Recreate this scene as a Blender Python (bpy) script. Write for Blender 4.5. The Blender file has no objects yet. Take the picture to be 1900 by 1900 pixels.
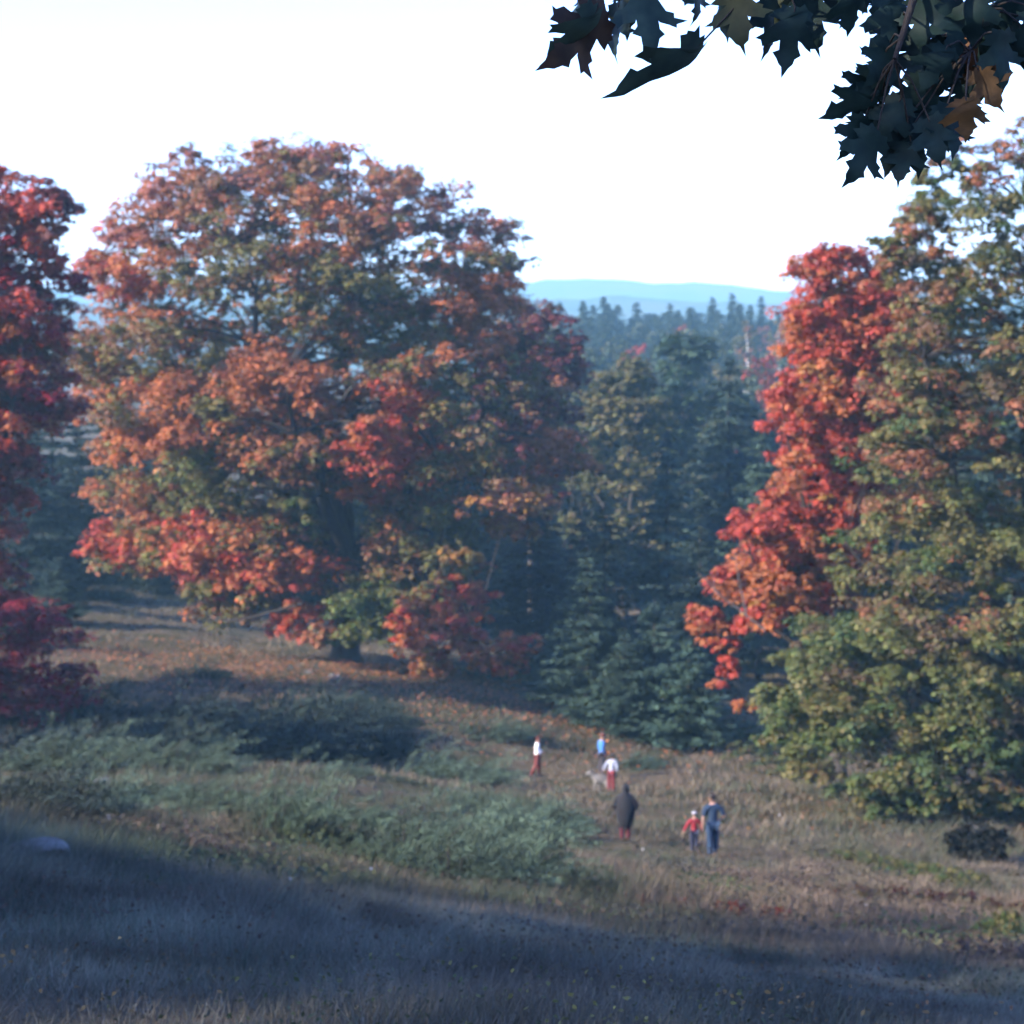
import bpy, bmesh, math, random
import numpy as np
from mathutils import Vector, Matrix

R = math.radians
rng = np.random.default_rng(7)
random.seed(7)
SC = bpy.context.scene
COL = SC.collection

# ------------------------------------------------------------------ camera
EYE = 1.65
F = 3958.0                       # focal length in photo pixels (50 mm on a 24 mm square)
PITCH = math.atan(330 / F)
cam = bpy.data.cameras.new('camera')
camo = bpy.data.objects.new('camera', cam); COL.objects.link(camo)
cam.sensor_fit = 'HORIZONTAL'; cam.sensor_width = 24.0; cam.lens = 50.0
cam.clip_start = 0.05; cam.clip_end = 8000
camo.location = (0, 0, EYE); camo.rotation_euler = (R(90) - PITCH, 0, 0)
cam.dof.use_dof = True; cam.dof.focus_distance = 3.5; cam.dof.aperture_fstop = 7.2
SC.camera = camo

# ------------------------------------------------------------------ sky, sun, exposure
SUN_EL, SUN_BACK = 27.0, 23.0     # low sun from the west side, a little behind the viewer
sdir = Vector((-math.cos(R(SUN_BACK)) * math.cos(R(SUN_EL)), -math.sin(R(SUN_BACK)) * math.cos(R(SUN_EL)), math.sin(R(SUN_EL))))
W = bpy.data.worlds.new('World'); SC.world = W; W.use_nodes = True
nt = W.node_tree; nt.nodes.clear()
sky = nt.nodes.new('ShaderNodeTexSky'); sky.sky_type = 'NISHITA'; sky.sun_disc = False
sky.sun_elevation = R(SUN_EL); sky.sun_rotation = math.atan2(sdir.x, sdir.y)
sky.air_density = 1.0; sky.dust_density = 0.7; sky.ozone_density = 6.0
bg = nt.nodes.new('ShaderNodeBackground'); bg.inputs[1].default_value = 0.15
out = nt.nodes.new('ShaderNodeOutputWorld')
tint = nt.nodes.new('ShaderNodeMix'); tint.data_type = 'RGBA'; tint.blend_type = 'MULTIPLY'; tint.inputs[0].default_value = 1
tint.inputs[7].default_value = (1.0, .94, 1.28, 1)      # blue cast of the evening sky, the same all round
nt.links.new(sky.outputs[0], tint.inputs[6]); nt.links.new(tint.outputs[2], bg.inputs[0]); nt.links.new(bg.outputs[0], out.inputs[0])
sun = bpy.data.lights.new('sun', 'SUN'); sun.energy = 5.0; sun.angle = R(0.9); sun.color = (1.0, 0.87, 0.72)
suno = bpy.data.objects.new('sun', sun); COL.objects.link(suno)
suno.rotation_euler = sdir.to_track_quat('Z', 'Y').to_euler()
SC.view_settings.view_transform = 'Standard'; SC.view_settings.look = 'None'
SC.view_settings.exposure = 2.0; SC.view_settings.gamma = 1.0
SC.view_settings.use_curve_mapping = False
SC.render.engine = 'CYCLES'
SC.cycles.use_denoising = True
SC.cycles.use_adaptive_sampling = True; SC.cycles.adaptive_threshold = 0.03
SC.cycles.max_bounces = 4; SC.cycles.diffuse_bounces = 3; SC.cycles.glossy_bounces = 2
SC.cycles.transmission_bounces = 3; SC.cycles.volume_bounces = 0; SC.cycles.transparent_max_bounces = 4

# ------------------------------------------------------------------ helpers
def P(px, py, d):
    """photo pixel + distance along the ground (world y) -> point"""
    cx = (px - 950) / F; cy = (950 - py) / F
    y = math.cos(PITCH) + cy * math.sin(PITCH); z = -math.sin(PITCH) + cy * math.cos(PITCH)
    k = d / y
    return np.array((cx * k, d, EYE + z * k))

def lattice_noise(x, y, seed=0):
    x = np.asarray(x, float); y = np.asarray(y, float)
    xi = np.floor(x).astype(np.int64); yi = np.floor(y).astype(np.int64)
    fx = x - xi; fy = y - yi; fx = fx * fx * (3 - 2 * fx); fy = fy * fy * (3 - 2 * fy)
    def h(a, b):
        n = (a * 374761393 + b * 668265263 + seed * 974634541) & 0xffffffff
        n = ((n ^ (n >> 13)) * 1274126177) & 0xffffffff
        return ((n ^ (n >> 16)) & 0xffff) / 65535.0
    return (h(xi, yi) * (1 - fx) + h(xi + 1, yi) * fx) * (1 - fy) + (h(xi, yi + 1) * (1 - fx) + h(xi + 1, yi + 1) * fx) * fy

def link_mesh(name, me, parent=None, mats=None):
    o = bpy.data.objects.new(name, me); COL.objects.link(o)
    if mats:
        for m in (mats if isinstance(mats, (list, tuple)) else [mats]): me.materials.append(m)
    if parent: o.parent = parent
    return o

def tag(o, label=None, cat=None, group=None, kind=None):
    if label: o['label'] = label
    if cat: o['category'] = cat
    if group: o['group'] = group
    if kind: o['kind'] = kind
    return o

def thing(name, loc, label, cat, group=None, rz=0.0):
    o = bpy.data.objects.new(name, None); COL.objects.link(o)
    o.location = loc; o.rotation_euler = (0, 0, rz); o.empty_display_size = 0.3
    return tag(o, label, cat, group)

def np_mesh(name, verts, quads=None, tris=None, cols=None, smooth=False):
    me = bpy.data.meshes.new(name)
    verts = np.asarray(verts, np.float32)
    nq = 0 if quads is None else len(quads); ntri = 0 if tris is None else len(tris)
    loops = []
    if nq: loops.append(np.asarray(quads, np.int32).ravel())
    if ntri: loops.append(np.asarray(tris, np.int32).ravel())
    li = np.concatenate(loops)
    starts = np.concatenate([np.arange(nq) * 4, nq * 4 + np.arange(ntri) * 3]).astype(np.int32)
    me.vertices.add(len(verts)); me.vertices.foreach_set('co', verts.ravel())
    me.loops.add(len(li)); me.loops.foreach_set('vertex_index', li)
    me.polygons.add(nq + ntri); me.polygons.foreach_set('loop_start', starts)
    if cols is not None:
        a = me.color_attributes.new('leaf_colour', 'FLOAT_COLOR', 'POINT')
        c4 = np.ones((len(verts), 4), np.float32); c4[:, :3] = cols
        a.data.foreach_set('color', c4.ravel())
    me.update(calc_edges=True)
    if smooth: me.polygons.foreach_set('use_smooth', np.ones(len(me.polygons), bool))
    return me

def unit(v): return v / (np.linalg.norm(v, axis=-1, keepdims=True) + 1e-9)

def leaf_quads(pos, nrm, size, col, elong=1.0, axis=None, r=rng):
    """one folded diamond leaf per point"""
    n = len(pos)
    nrm = unit(nrm)
    t = unit(np.cross(nrm, r.normal(size=(n, 3)))) if axis is None else unit(axis)
    b = unit(np.cross(nrm, t))
    s = np.asarray(size).reshape(-1, 1) * np.ones((n, 1))
    fold = nrm * s * r.uniform(-0.05, 0.28, (n, 1))
    w = 0.5 / elong
    v = np.empty((n, 4, 3))
    v[:, 0] = pos - t * s * .5
    v[:, 1] = pos + b * s * w + fold - t * s * .05
    v[:, 2] = pos + t * s * .5
    v[:, 3] = pos - b * s * w + fold - t * s * .05
    q = np.arange(n * 4).reshape(n, 4)
    return v.reshape(-1, 3), q, np.repeat(col, 4, axis=0)

class Tubes:
    def __init__(self): self.v = []; self.q = []; self.n = 0
    def add(self, pts, radii, sides=6):
        pts = np.asarray(pts, float); k = len(pts)
        d = np.gradient(pts, axis=0); d = unit(d)
        up = np.array((0.31, 0.17, 0.93)) if abs(d[0][2]) < .8 else np.array((0.95, 0.2, 0.1))
        a = unit(np.cross(d, up)); b = np.cross(d, a)
        th = np.arange(sides) * 2 * math.pi / sides
        ring = a[:, None] * np.cos(th)[None, :, None] + b[:, None] * np.sin(th)[None, :, None]
        v = pts[:, None] + ring * np.asarray(radii, float).reshape(-1, 1, 1)
        self.v.append(v.reshape(-1, 3))
        i = np.arange(k - 1)[:, None] * sides; j = np.arange(sides)[None]; j2 = (j + 1) % sides
        q = np.stack([i + j, i + j2, i + sides + j2, i + sides + j], -1).reshape(-1, 4) + self.n
        self.q.append(q); self.n += k * sides
        return self
    def mesh(self, name): return np_mesh(name, np.concatenate(self.v), np.concatenate(self.q), smooth=True)

def bez(a, b, c, d, n=7):
    t = np.linspace(0, 1, n)[:, None]
    return (1-t)**3*a + 3*(1-t)**2*t*b + 3*(1-t)*t*t*c + t**3*d

# ------------------------------------------------------------------ materials
def new_mat(name):
    m = bpy.data.materials.new(name); m.use_nodes = True; m.node_tree.nodes.clear()
    return m, m.node_tree.nodes, m.node_tree.links

def leaf_material(name, transl=0.28, rough=0.65, spec=0.25):
    m, N, L = new_mat(name)
    at = N.new('ShaderNodeAttribute'); at.attribute_name = 'leaf_colour'
    oi = N.new('ShaderNodeObjectInfo')
    mx = N.new('ShaderNodeMix'); mx.data_type = 'RGBA'; mx.blend_type = 'MULTIPLY'; mx.inputs[0].default_value = 1
    L.new(at.outputs['Color'], mx.inputs[6]); L.new(oi.outputs['Color'], mx.inputs[7])
    p = N.new('ShaderNodeBsdfPrincipled'); p.inputs['Roughness'].default_value = rough
    p.inputs['Specular IOR Level'].default_value = spec
    tr = N.new('ShaderNodeBsdfTranslucent')
    ms = N.new('ShaderNodeMixShader'); ms.inputs[0].default_value = transl
    L.new(mx.outputs[2], p.inputs['Base Color']); L.new(mx.outputs[2], tr.inputs[0])
    L.new(p.outputs[0], ms.inputs[1]); L.new(tr.outputs[0], ms.inputs[2])
    o = N.new('ShaderNodeOutputMaterial'); L.new(ms.outputs[0], o.inputs[0])
    return m

def noise_material(name, colours, scale=3.0, rough=0.9, bump=0.0, bump_scale=20.0, detail=6.0, stretch=None, spec=0.3, sheen=0):
    m, N, L = new_mat(name)
    tc = N.new('ShaderNodeTexCoord'); mp = N.new('ShaderNodeMapping')
    if stretch: mp.inputs['Scale'].default_value = stretch
    L.new(tc.outputs['Object'], mp.inputs[0])
    no = N.new('ShaderNodeTexNoise'); no.inputs['Scale'].default_value = scale; no.inputs['Detail'].default_value = detail
    no.inputs['Roughness'].default_value = .62
    L.new(mp.outputs[0], no.inputs['Vector'])
    cr = N.new('ShaderNodeValToRGB'); e = cr.color_ramp.elements
    k = len(colours)
    for i, c in enumerate(colours):
        pos = 0.3 + 0.4 * i / max(1, k - 1)
        if i < 2: e[i].position = pos; el = e[i]
        else: el = e.new(pos)
        el.color = (*c, 1)
    L.new(no.outputs[0], cr.inputs[0])
    p = N.new('ShaderNodeBsdfPrincipled'); p.inputs['Roughness'].default_value = rough
    p.inputs['Specular IOR Level'].default_value = spec
    L.new(cr.outputs[0], p.inputs['Base Color'])
    if bump:
        n2 = N.new('ShaderNodeTexNoise'); n2.inputs['Scale'].default_value = bump_scale; n2.inputs['Detail'].default_value = 5
        L.new(mp.outputs[0], n2.inputs['Vector'])
        bp = N.new('ShaderNodeBump'); bp.inputs['Strength'].default_value = bump; bp.inputs['Distance'].default_value = .05
        L.new(n2.outputs[0], bp.inputs['Height']); L.new(bp.outputs[0], p.inputs['Normal'])
    o = N.new('ShaderNodeOutputMaterial'); L.new(p.outputs[0], o.inputs[0])
    return m

M_LEAF = leaf_material('autumn_leaf', .42)
M_NEEDLE = leaf_material('conifer_needle', 0.10, 0.7, 0.2)
M_GRASS = leaf_material('grass_blade', 0.25, 0.8, 0.15)
M_BARK = noise_material('maple_bark', [(.016, .014, .013), (.03, .026, .023), (.05, .043, .038)], 9, .95, .8, 30, stretch=(1, 1, .25))
M_BIRCH = noise_material('birch_bark', [(.2, .19, .18), (.6, .58, .55), (.68, .66, .62)], 6, .8, .3, 20, stretch=(.4, .4, 3))
M_DEAD = noise_material('weathered_wood', [(.06, .055, .05), (.12, .11, .105)], 12, .9, .4)
M_ROCK = noise_material('granite', [(.045, .045, .042), (.10, .098, .092), (.15, .148, .14)], 5, .9, .8, 14)
M_GROUND = noise_material('meadow_soil', [(.022, .026, .012), (.05, .044, .024), (.08, .06, .038), (.035, .036, .017)], .35, 1, .9, 6, detail=12, spec=.05)
M_HILL = noise_material('wooded_hill', [(.02, .034, .024), (.04, .05, .03), (.06, .046, .034)], .012, 1, detail=8, spec=0)

# ------------------------------------------------------------------ ground
ctrl_px = [(0,1950,6.5),(950,1975,6),(1900,1990,6),(0,1740,9.5),(950,1875,9),(1900,1910,9),(500,1830,9),(0,1615,14),(120,1605,14.5),(500,1665,15),(850,1790,15),(1300,1840,15),(1700,1865,14),(1900,1875,13),(0,1575,20),(400,1625,20),(1000,1730,25),(1300,1755,25),(1700,1780,23),(1900,1795,22),
    (100,1535,30),(600,1600,34),(850,1650,32),(1000,1620,40),(1320,1583,58),(1160,1563,60),(1135,1478,76),(997,1443,84),(1118,1443,84),
    (200,1445,60),(600,1445,62),(0,1455,60),(200,1350,85),(600,1330,90),(0,1350,85),(650,1235,116),(900,1262,106),(250,1165,124),(150,1090,140),
    (420,1240,104),(1250,1370,98),(1500,1470,78),(1750,1540,68),(1900,1560,66),(1820,1602,60),(1600,1640,44),(1900,1650,42)]
cp = [P(*c) for c in ctrl_px]
cp += [np.array(v, float) for v in [(0,0,0),(-8,0,.2),(8,0,-.4),(0,-25,1.0),(-40,0,1.0),(45,0,-6),(-45,45,-5),(-60,95,-11),(55,60,-17),(60,100,-20),
    (-50,140,-12),(12,150,-22),(40,150,-23),(-60,210,-20),(0,210,-27),(70,210,-26),(-90,330,-16),(0,330,-17),(100,330,-17),
    (-120,430,-11),(0,430,-11),(120,430,-11),(-200,650,-20),(0,650,-20),(200,650,-20),(-600,1100,-25),(0,1100,-25),(600,1100,-25),
    (-2000,3000,-25),(0,3000,-25),(2000,3000,-25),(-120,-40,0),(120,-40,-8)]]
cp = np.array(cp)
def phi(d2): return -np.sqrt(d2 + 16.0)
A = phi(((cp[:, None, :2] - cp[None, :, :2]) ** 2).sum(-1))
n_ = len(cp); S_ = np.zeros((n_ + 1, n_ + 1)); S_[:n_, :n_] = A + np.eye(n_) * 0.6; S_[n_, :n_] = 1; S_[:n_, n_] = 1
w_ = np.linalg.solve(S_, np.concatenate([cp[:, 2], [0]]))
def gz(x, y):
    x = np.asarray(x, float); y = np.asarray(y, float)
    sh = x.shape; xf = x.ravel(); yf = y.ravel(); o = np.empty(len(xf))
    for i in range(0, len(xf), 20000):
        d2 = (xf[i:i+20000, None] - cp[None, :, 0]) ** 2 + (yf[i:i+20000, None] - cp[None, :, 1]) ** 2
        o[i:i+20000] = phi(d2) @ w_[:n_] + w_[n_]
    xs = xf; ys = yf
    amp = np.clip((ys - 8) / 40, 0, 1)
    o += (lattice_noise(xs / 5, ys / 5, 1) - .5) * .55 * amp + (lattice_noise(xs / 1.7, ys / 1.7, 2) - .5) * .22 * (0.25 + .75 * amp)
    return o.reshape(sh) if sh else float(o[0])
def gpt(px, py, d):
    p = P(px, py, d); return np.array((p[0], p[1], gz(p[0], p[1])))
def on_ground(px, py, lo=24.0, hi=200.0):
    """where the ray through a photo pixel meets the ground"""
    ds = np.geomspace(lo, hi, 900)
    p1 = P(px, py, 1.0); dirz = p1[2] - EYE
    X = p1[0] * ds; Z = EYE + dirz * ds
    h = Z - gz(X, ds)
    k = int(np.argmax(h < 0)) if (h < 0).any() else len(ds) - 1
    return np.array((X[k], ds[k], gz(X[k], ds[k])))

drow = np.concatenate([np.linspace(-45, 2, 24), np.linspace(2.5, 40, 130), np.geomspace(40.5, 200, 130), np.geomspace(204, 3000, 60)])
ucol = np.linspace(-1, 1, 190); ucol = np.sign(ucol) * (0.35 * np.abs(ucol) + 0.45 * np.abs(ucol) ** 3)
GX = ucol[None, :] * (np.abs(drow)[:, None] + 45); GY = np.repeat(drow[:, None], len(ucol), 1)
GZ = gz(GX, GY)
nr, nc = GX.shape
idx = np.arange(nr * nc).reshape(nr, nc)
q = np.stack([idx[:-1, :-1], idx[:-1, 1:], idx[1:, 1:], idx[1:, :-1]], -1).reshape(-1, 4)
ground = link_mesh('ground', np_mesh('ground', np.stack([GX, GY, GZ], -1).reshape(-1, 3), q, smooth=True), None, M_GROUND)
tag(ground, 'sloping meadow ground of dry autumn grass', 'ground', kind='structure')

# far hills
def ridge(name, ycrest, pts, label, depth):
    px = np.array([p[0] for p in pts]); py = np.array([p[1] for p in pts])
    xs = np.linspace(px[0], px[-1], 220)
    tops = np.array([P(a, b, ycrest) for a, b in zip(xs, np.interp(xs, px, py))])
    k = 9; win = np.ones(k) / k
    tz = np.convolve(np.pad(tops[:, 2], k // 2, mode='edge'), win, 'valid')
    tz += (lattice_noise(tops[:, 0] / 60, tops[:, 0] * 0, 5) - .5) * 5 + (lattice_noise(tops[:, 0] / 12, tops[:, 0] * 0, 6) - .5) * 3
    rows = []
    for t in np.linspace(-1, 1, 26):
        f = math.cos(t * math.pi / 2) ** 1.2
        yy = ycrest + t * depth
        rows.append(np.stack([tops[:, 0], np.full(len(xs), yy), -27 + (tz + 27) * f + (lattice_noise(tops[:, 0] / 40, tops[:, 0] * 0 + yy / 40, 8) - .5) * 6 * (1 - abs(t))], -1))
    g = np.array(rows); a, b = g.shape[:2]; ix = np.arange(a * b).reshape(a, b)
    qq = np.stack([ix[:-1, :-1], ix[:-1, 1:], ix[1:, 1:], ix[1:, :-1]], -1).reshape(-1, 4)
    tag(link_mesh(name, np_mesh(name, g.reshape(-1, 3), qq, smooth=True), None, M_HILL), label, 'hills', kind='structure')
ridge('hills', 2350, [(-1800,575),(-800,540),(0,545),(420,522),(700,536),(950,527),(1045,515),(1110,518),(1190,529),(1290,520),(1330,522),(1400,536),(1480,546),(1900,556),(2600,530),(3600,575)], 'pale blue wooded hills far beyond the forest', 420)
ridge('low_hill', 1650, [(-1800,590),(-300,566),(700,560),(1000,556),(1150,551),(1260,560),(1400,566),(1900,570),(3600,590)], 'lower hazy wooded rise below the blue hills', 250)

# ------------------------------------------------------------------ broadleaf trees
C = dict(red=(.52,.092,.060), orange=(.52,.180,.072), rust=(.38,.155,.078), mauve=(.39,.150,.105), olive=(.19,.175,.062), green=(.082,.128,.044),
         dgreen=(.05,.08,.036), gold=(.46,.24,.07), crimson=(.32,.026,.045), maroon=(.18,.048,.05), brown=(.24,.135,.07), lime=(.15,.17,.052), tan=(.27,.185,.10))
C = {k: np.array(v) * .62 for k, v in C.items()}

def crown_leaves(clumps, leaf=.2, subs=14, per=45, r=rng, flat=.62, sub_r=.34, spread=1.0, rear_y=None):
    """clumps: list of (centre, radius, colour, alt colour). Returns leaf arrays, tufts hung on each clump's outer and upper shell."""
    P_, N_, S2, C_ = [], [], [], []
    for c, rad, col, alt in clumps:
        rear = rear_y is not None and c[1] > rear_y        # the far side, away from the meadow, is thinner
        ns = max(3, int(subs * r.uniform(.75, 1.25) * (.6 if rear else 1)))
        d = unit(r.normal(size=(ns, 3))); d[:, 2] = np.where(d[:, 2] < -.25, -d[:, 2] * .8, d[:, 2])
        d = unit(d)
        sc = c + d * np.array((1, 1, flat)) * rad * r.uniform(.45, 1.0, (ns, 1)) * spread
        sc[:, 2] -= (np.hypot(d[:, 0], d[:, 1]) ** 2) * rad * .22
        sr = rad * sub_r * r.uniform(.65, 1.35, ns)
        npr = r.integers(int(per * .6), int(per * 1.4) + 1, ns)
        if rear: npr = npr // 2 + 1
        sid = np.repeat(np.arange(ns), npr); m = len(sid)
        e = unit(r.normal(size=(m, 3)))
        e[:, 2] = np.where((e[:, 2] < -.1) & (r.random(m) < .7), -e[:, 2], e[:, 2])
        pos = sc[sid] + e * np.array((1, 1, .7)) * (sr[sid] * r.uniform(.35, 1.08, m) ** .7)[:, None]
        nrm = e * .7 + np.array((0, 0, .75)) + r.normal(size=(m, 3)) * .24
        mix = r.random(ns)[sid] < .28
        cc = np.where(mix[:, None], alt, col) * (1 + r.normal(size=(ns, 1)) * .14)[sid]
        one = r.random(m) < .12
        cc = np.where(one[:, None], alt, cc)
        cc = cc * np.exp(r.normal(size=(m, 1)) * .12) * (1 + r.normal(size=(m, 3)) * .08)
        P_.append(pos); N_.append(nrm); C_.append(cc); S2.append(leaf * r.uniform(.65, 1.35, m) * (1.4 if rear else 1))
    return np.concatenate(P_), np.concatenate(N_), np.concatenate(S2), np.clip(np.concatenate(C_), .004, .75)

def grow_limbs(base, fork_z, clumps, r0, lean=(0, 0), n_main=8, r=rng, sides=8, twig=.35):
    T = Tubes()
    base = np.asarray(base, float)
    cs = np.array([c[0] for c in clumps])
    top = np.array((base[0] + lean[0], base[1] + lean[1], fork_z))
    tp = bez(base - np.array((0, 0, .4)), base + (0, 0, (fork_z - base[2]) * .35) + r.normal(size=3) * .12, top - (0, 0, (fork_z - base[2]) * .3), top, 8)
    rr = np.linspace(1.0, .66, 8) * r0; rr[0] *= 1.55; rr[1] *= 1.12
    T.add(tp, rr, 12)
    # main limbs reach for well separated clumps
    pick = [int(np.argmax(cs[:, 2]))]
    dist = np.linalg.norm(cs - cs[pick[0]], axis=1)
    for _ in range(n_main - 1):
        k = int(np.argmax(dist)); pick.append(k); dist = np.minimum(dist, np.linalg.norm(cs - cs[k], axis=1))
    nodes = []
    for k in pick:
        tgt = cs[k]; t0 = tp[-1] if tgt[2] > fork_z else tp[r.integers(4, 8)]
        L = np.linalg.norm(tgt - t0)
        h = unit(tgt - t0); out = np.array((h[0], h[1], max(h[2], .35)))
        c = bez(t0, t0 + out * L * .3 + (0, 0, L * .08), tgt - (0, 0, L * .10) - h * L * .25, tgt, 9)
        c[1:-1] += r.normal(size=(7, 3)) * L * .012
        ra = np.linspace(r0 * .52, r0 * .08, 9) * (.8 + .4 * r.random())
        T.add(c, ra, sides)
        for i in range(2, 9): nodes.append((c[i], ra[i]))
    npnt = np.array([a for a, _ in nodes]); nrad = np.array([b for _, b in nodes])
    for k, c in enumerate(cs):
        if k in pick: continue
        dv = c - npnt; dd = np.linalg.norm(dv, axis=1) + np.where(dv[:, 2] < -.5, 2.5, 0)
        j = int(np.argmin(dd)); a = npnt[j]; L = np.linalg.norm(c - a)
        if L < .3: continue
        b = bez(a, a + (c - a) * .35 + (0, 0, L * .12), c - (c - a) * .25 + (0, 0, L * .06), c, 5)
        ra = min(nrad[j] * .6, r0 * .16) * (.35 if L > 4.5 * r0 / .6 else 1)
        T.add(b, np.linspace(ra, ra * twig, 5), 5)
    return T.mesh('trunk')

def outline_clumps(outline, d, n, rad, colour, depth=.92, shell=.55, r=rng, dy0=0.0, hollows=None):
    """clump centres in the volume whose silhouette is the traced outline; depth of the crown equals its width"""
    py = np.array([o[0] for o in outline], float); l = np.array([o[1] for o in outline], float); rt = np.array([o[2] for o in outline], float)
    k = d / F; clumps = []; cen = []
    ys = np.linspace(py[0], py[-1], 300); w = np.interp(ys, py, rt) - np.interp(ys, py, l)
    cdf = np.cumsum(w ** 1.5); cdf /= cdf[-1]
    tries = 0
    while len(clumps) < n and tries < n * 40:
        tries += 1
        y = np.interp(r.random(), cdf, ys); a = np.interp(y, py, l); b = np.interp(y, py, rt)
        ra = rad * r.uniform(.65, 1.3); rp = ra / k
        hw = max(4, (b - a) / 2 - rp * .58); mid = (a + b) / 2
        th = r.uniform(0, 2 * math.pi); q_ = r.random() ** shell
        if y < py[0] + rp * .6 or y > py[-1] - rp * .2: continue
        px = mid + math.cos(th) * q_ * hw
        c = P(px, y, d); c[1] += dy0 + math.sin(th) * q_ * hw * k * depth
        if cen and np.min(np.linalg.norm(np.array(cen) - c, axis=1)) < rad * (.7 if tries < n * 20 else .4): continue
        if hollows and math.sin(th) * q_ < .15 and any((px - hx) ** 2 / hr ** 2 + (y - hy) ** 2 / hr2 ** 2 < 1 for hx, hy, hr, hr2 in hollows): continue
        cen.append(c)
        col, alt = colour(px, y, q_, th, r)
        clumps.append((c, ra, col, alt))
    return clumps

def pick(r, *opts):
    ks = [o[0] for o in opts]; ws = np.array([o[1] for o in opts], float); ws /= ws.sum()
    return C[ks[r.choice(len(ks), p=ws)]]

def tree_from_clumps(name, base, clumps, label, cat, r0, fork, leaf, subs, per, group=None, n_main=8, lean=(0, 0), bark=None, flat=.62, sub_r=.34, r=rng):
    t = thing(name, tuple(base), label, cat, group)
    loc = [(c - base, a, b, e) for c, a, b, e in clumps]
    tm = grow_limbs(np.zeros(3), fork, loc, r0, lean, n_main, r)
    link_mesh('trunk', tm, t, bark or M_BARK)
    p, nn, s, c = crown_leaves(loc, leaf, subs, per, r, flat, sub_r, rear_y=1.0)
    v, qd, cc = leaf_quads(p, nn, s, c, 1.15)
    link_mesh('crown', np_mesh('crown', v, qd, cols=cc), t, M_LEAF)
    return t

# --- the great orange maple
MAPLE_D = 116
blobs = [(760,790,75,'red','orange'),(700,870,50,'orange','red'),(360,985,60,'red','orange'),(440,1030,70,'orange','red'),(200,1010,50,'red','orange'),(540,1040,60,'orange','red'),
    (170,930,45,'gold','orange'),(560,1160,45,'red','orange'),(660,1140,75,'lime','green'),(850,1040,45,'gold','olive'),(860,990,60,'olive','lime'),(800,1180,60,'orange','red'),(880,1130,55,'red','orange'),(950,1215,65,'orange','red'),(790,1225,40,'orange','gold'),
    (560,730,110,'orange','rust'),(880,590,85,'orange','rust'),(210,510,80,'rust','red'),(330,780,70,'orange','rust'),(600,820,80,'rust','olive'),(950,940,70,'rust','gold'),(1060,830,60,'rust','orange'),
    (700,640,70,'olive','rust'),(600,640,80,'olive','rust'),(400,880,80,'olive','lime'),(600,940,80,'olive','green'),(840,770,70,'olive','brown'),(250,860,60,'orange','olive'),(880,850,60,'olive','gold')]
def maple_colour(px, y, q_, th, r):
    best = None
    for bx, by, br, a, b in blobs:
        f = ((px - bx) ** 2 + (y - by) ** 2) / br ** 2
        if f < 1 and math.sin(th) * q_ < .35 and (best is None or f < best[0]): best = (f, a, b)
    if best: return C[best[1]], C[best[2]]
    if y < 470: return pick(r, ('rust', 3.4), ('mauve', 2.6), ('orange', .8), ('brown', 1.6), ('olive', .7)), pick(r, ('mauve', 1.5), ('brown', 2), ('orange', 1), ('olive', 1))
    if px > 900: return pick(r, ('maroon', 3), ('brown', 2), ('olive', 1), ('rust', 1)), pick(r, ('brown', 1), ('olive', 1))  # shaded right flank put into darker leaf colours
    if px < 330: return pick(r, ('orange', 2), ('rust', 3), ('brown', 1.8), ('tan', 1), ('olive', 1)), pick(r, ('olive', 1.6), ('orange', 1))
    return pick(r, ('rust', 1.8), ('olive', 3.4), ('brown', 2.5), ('orange', .8)), pick(r, ('olive', 2), ('orange', 1), ('rust', 1))
ol_maple = [(240,540,680),(265,430,740),(290,280,775),(320,235,815),(360,205,865),(400,180,945),(450,172,990),(490,125,1012),(530,108,1005),(580,100,1010),(640,85,1040),(700,75,1055),(760,80,1060),
    (830,130,1065),(900,148,1050),(960,165,1020),(1020,150,1000),(1060,215,960),(1100,330,960),(1150,380,960)]
cl = outline_clumps(ol_maple, MAPLE_D, 640, 1.7, maple_colour, depth=.85, shell=.46, hollows=[(650,990,75,95),(545,915,40,70),(690,700,28,70),(700,590,22,60),(950,880,60,30),(940,1040,70,50),(460,640,30,60),(400,960,40,30)])
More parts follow.
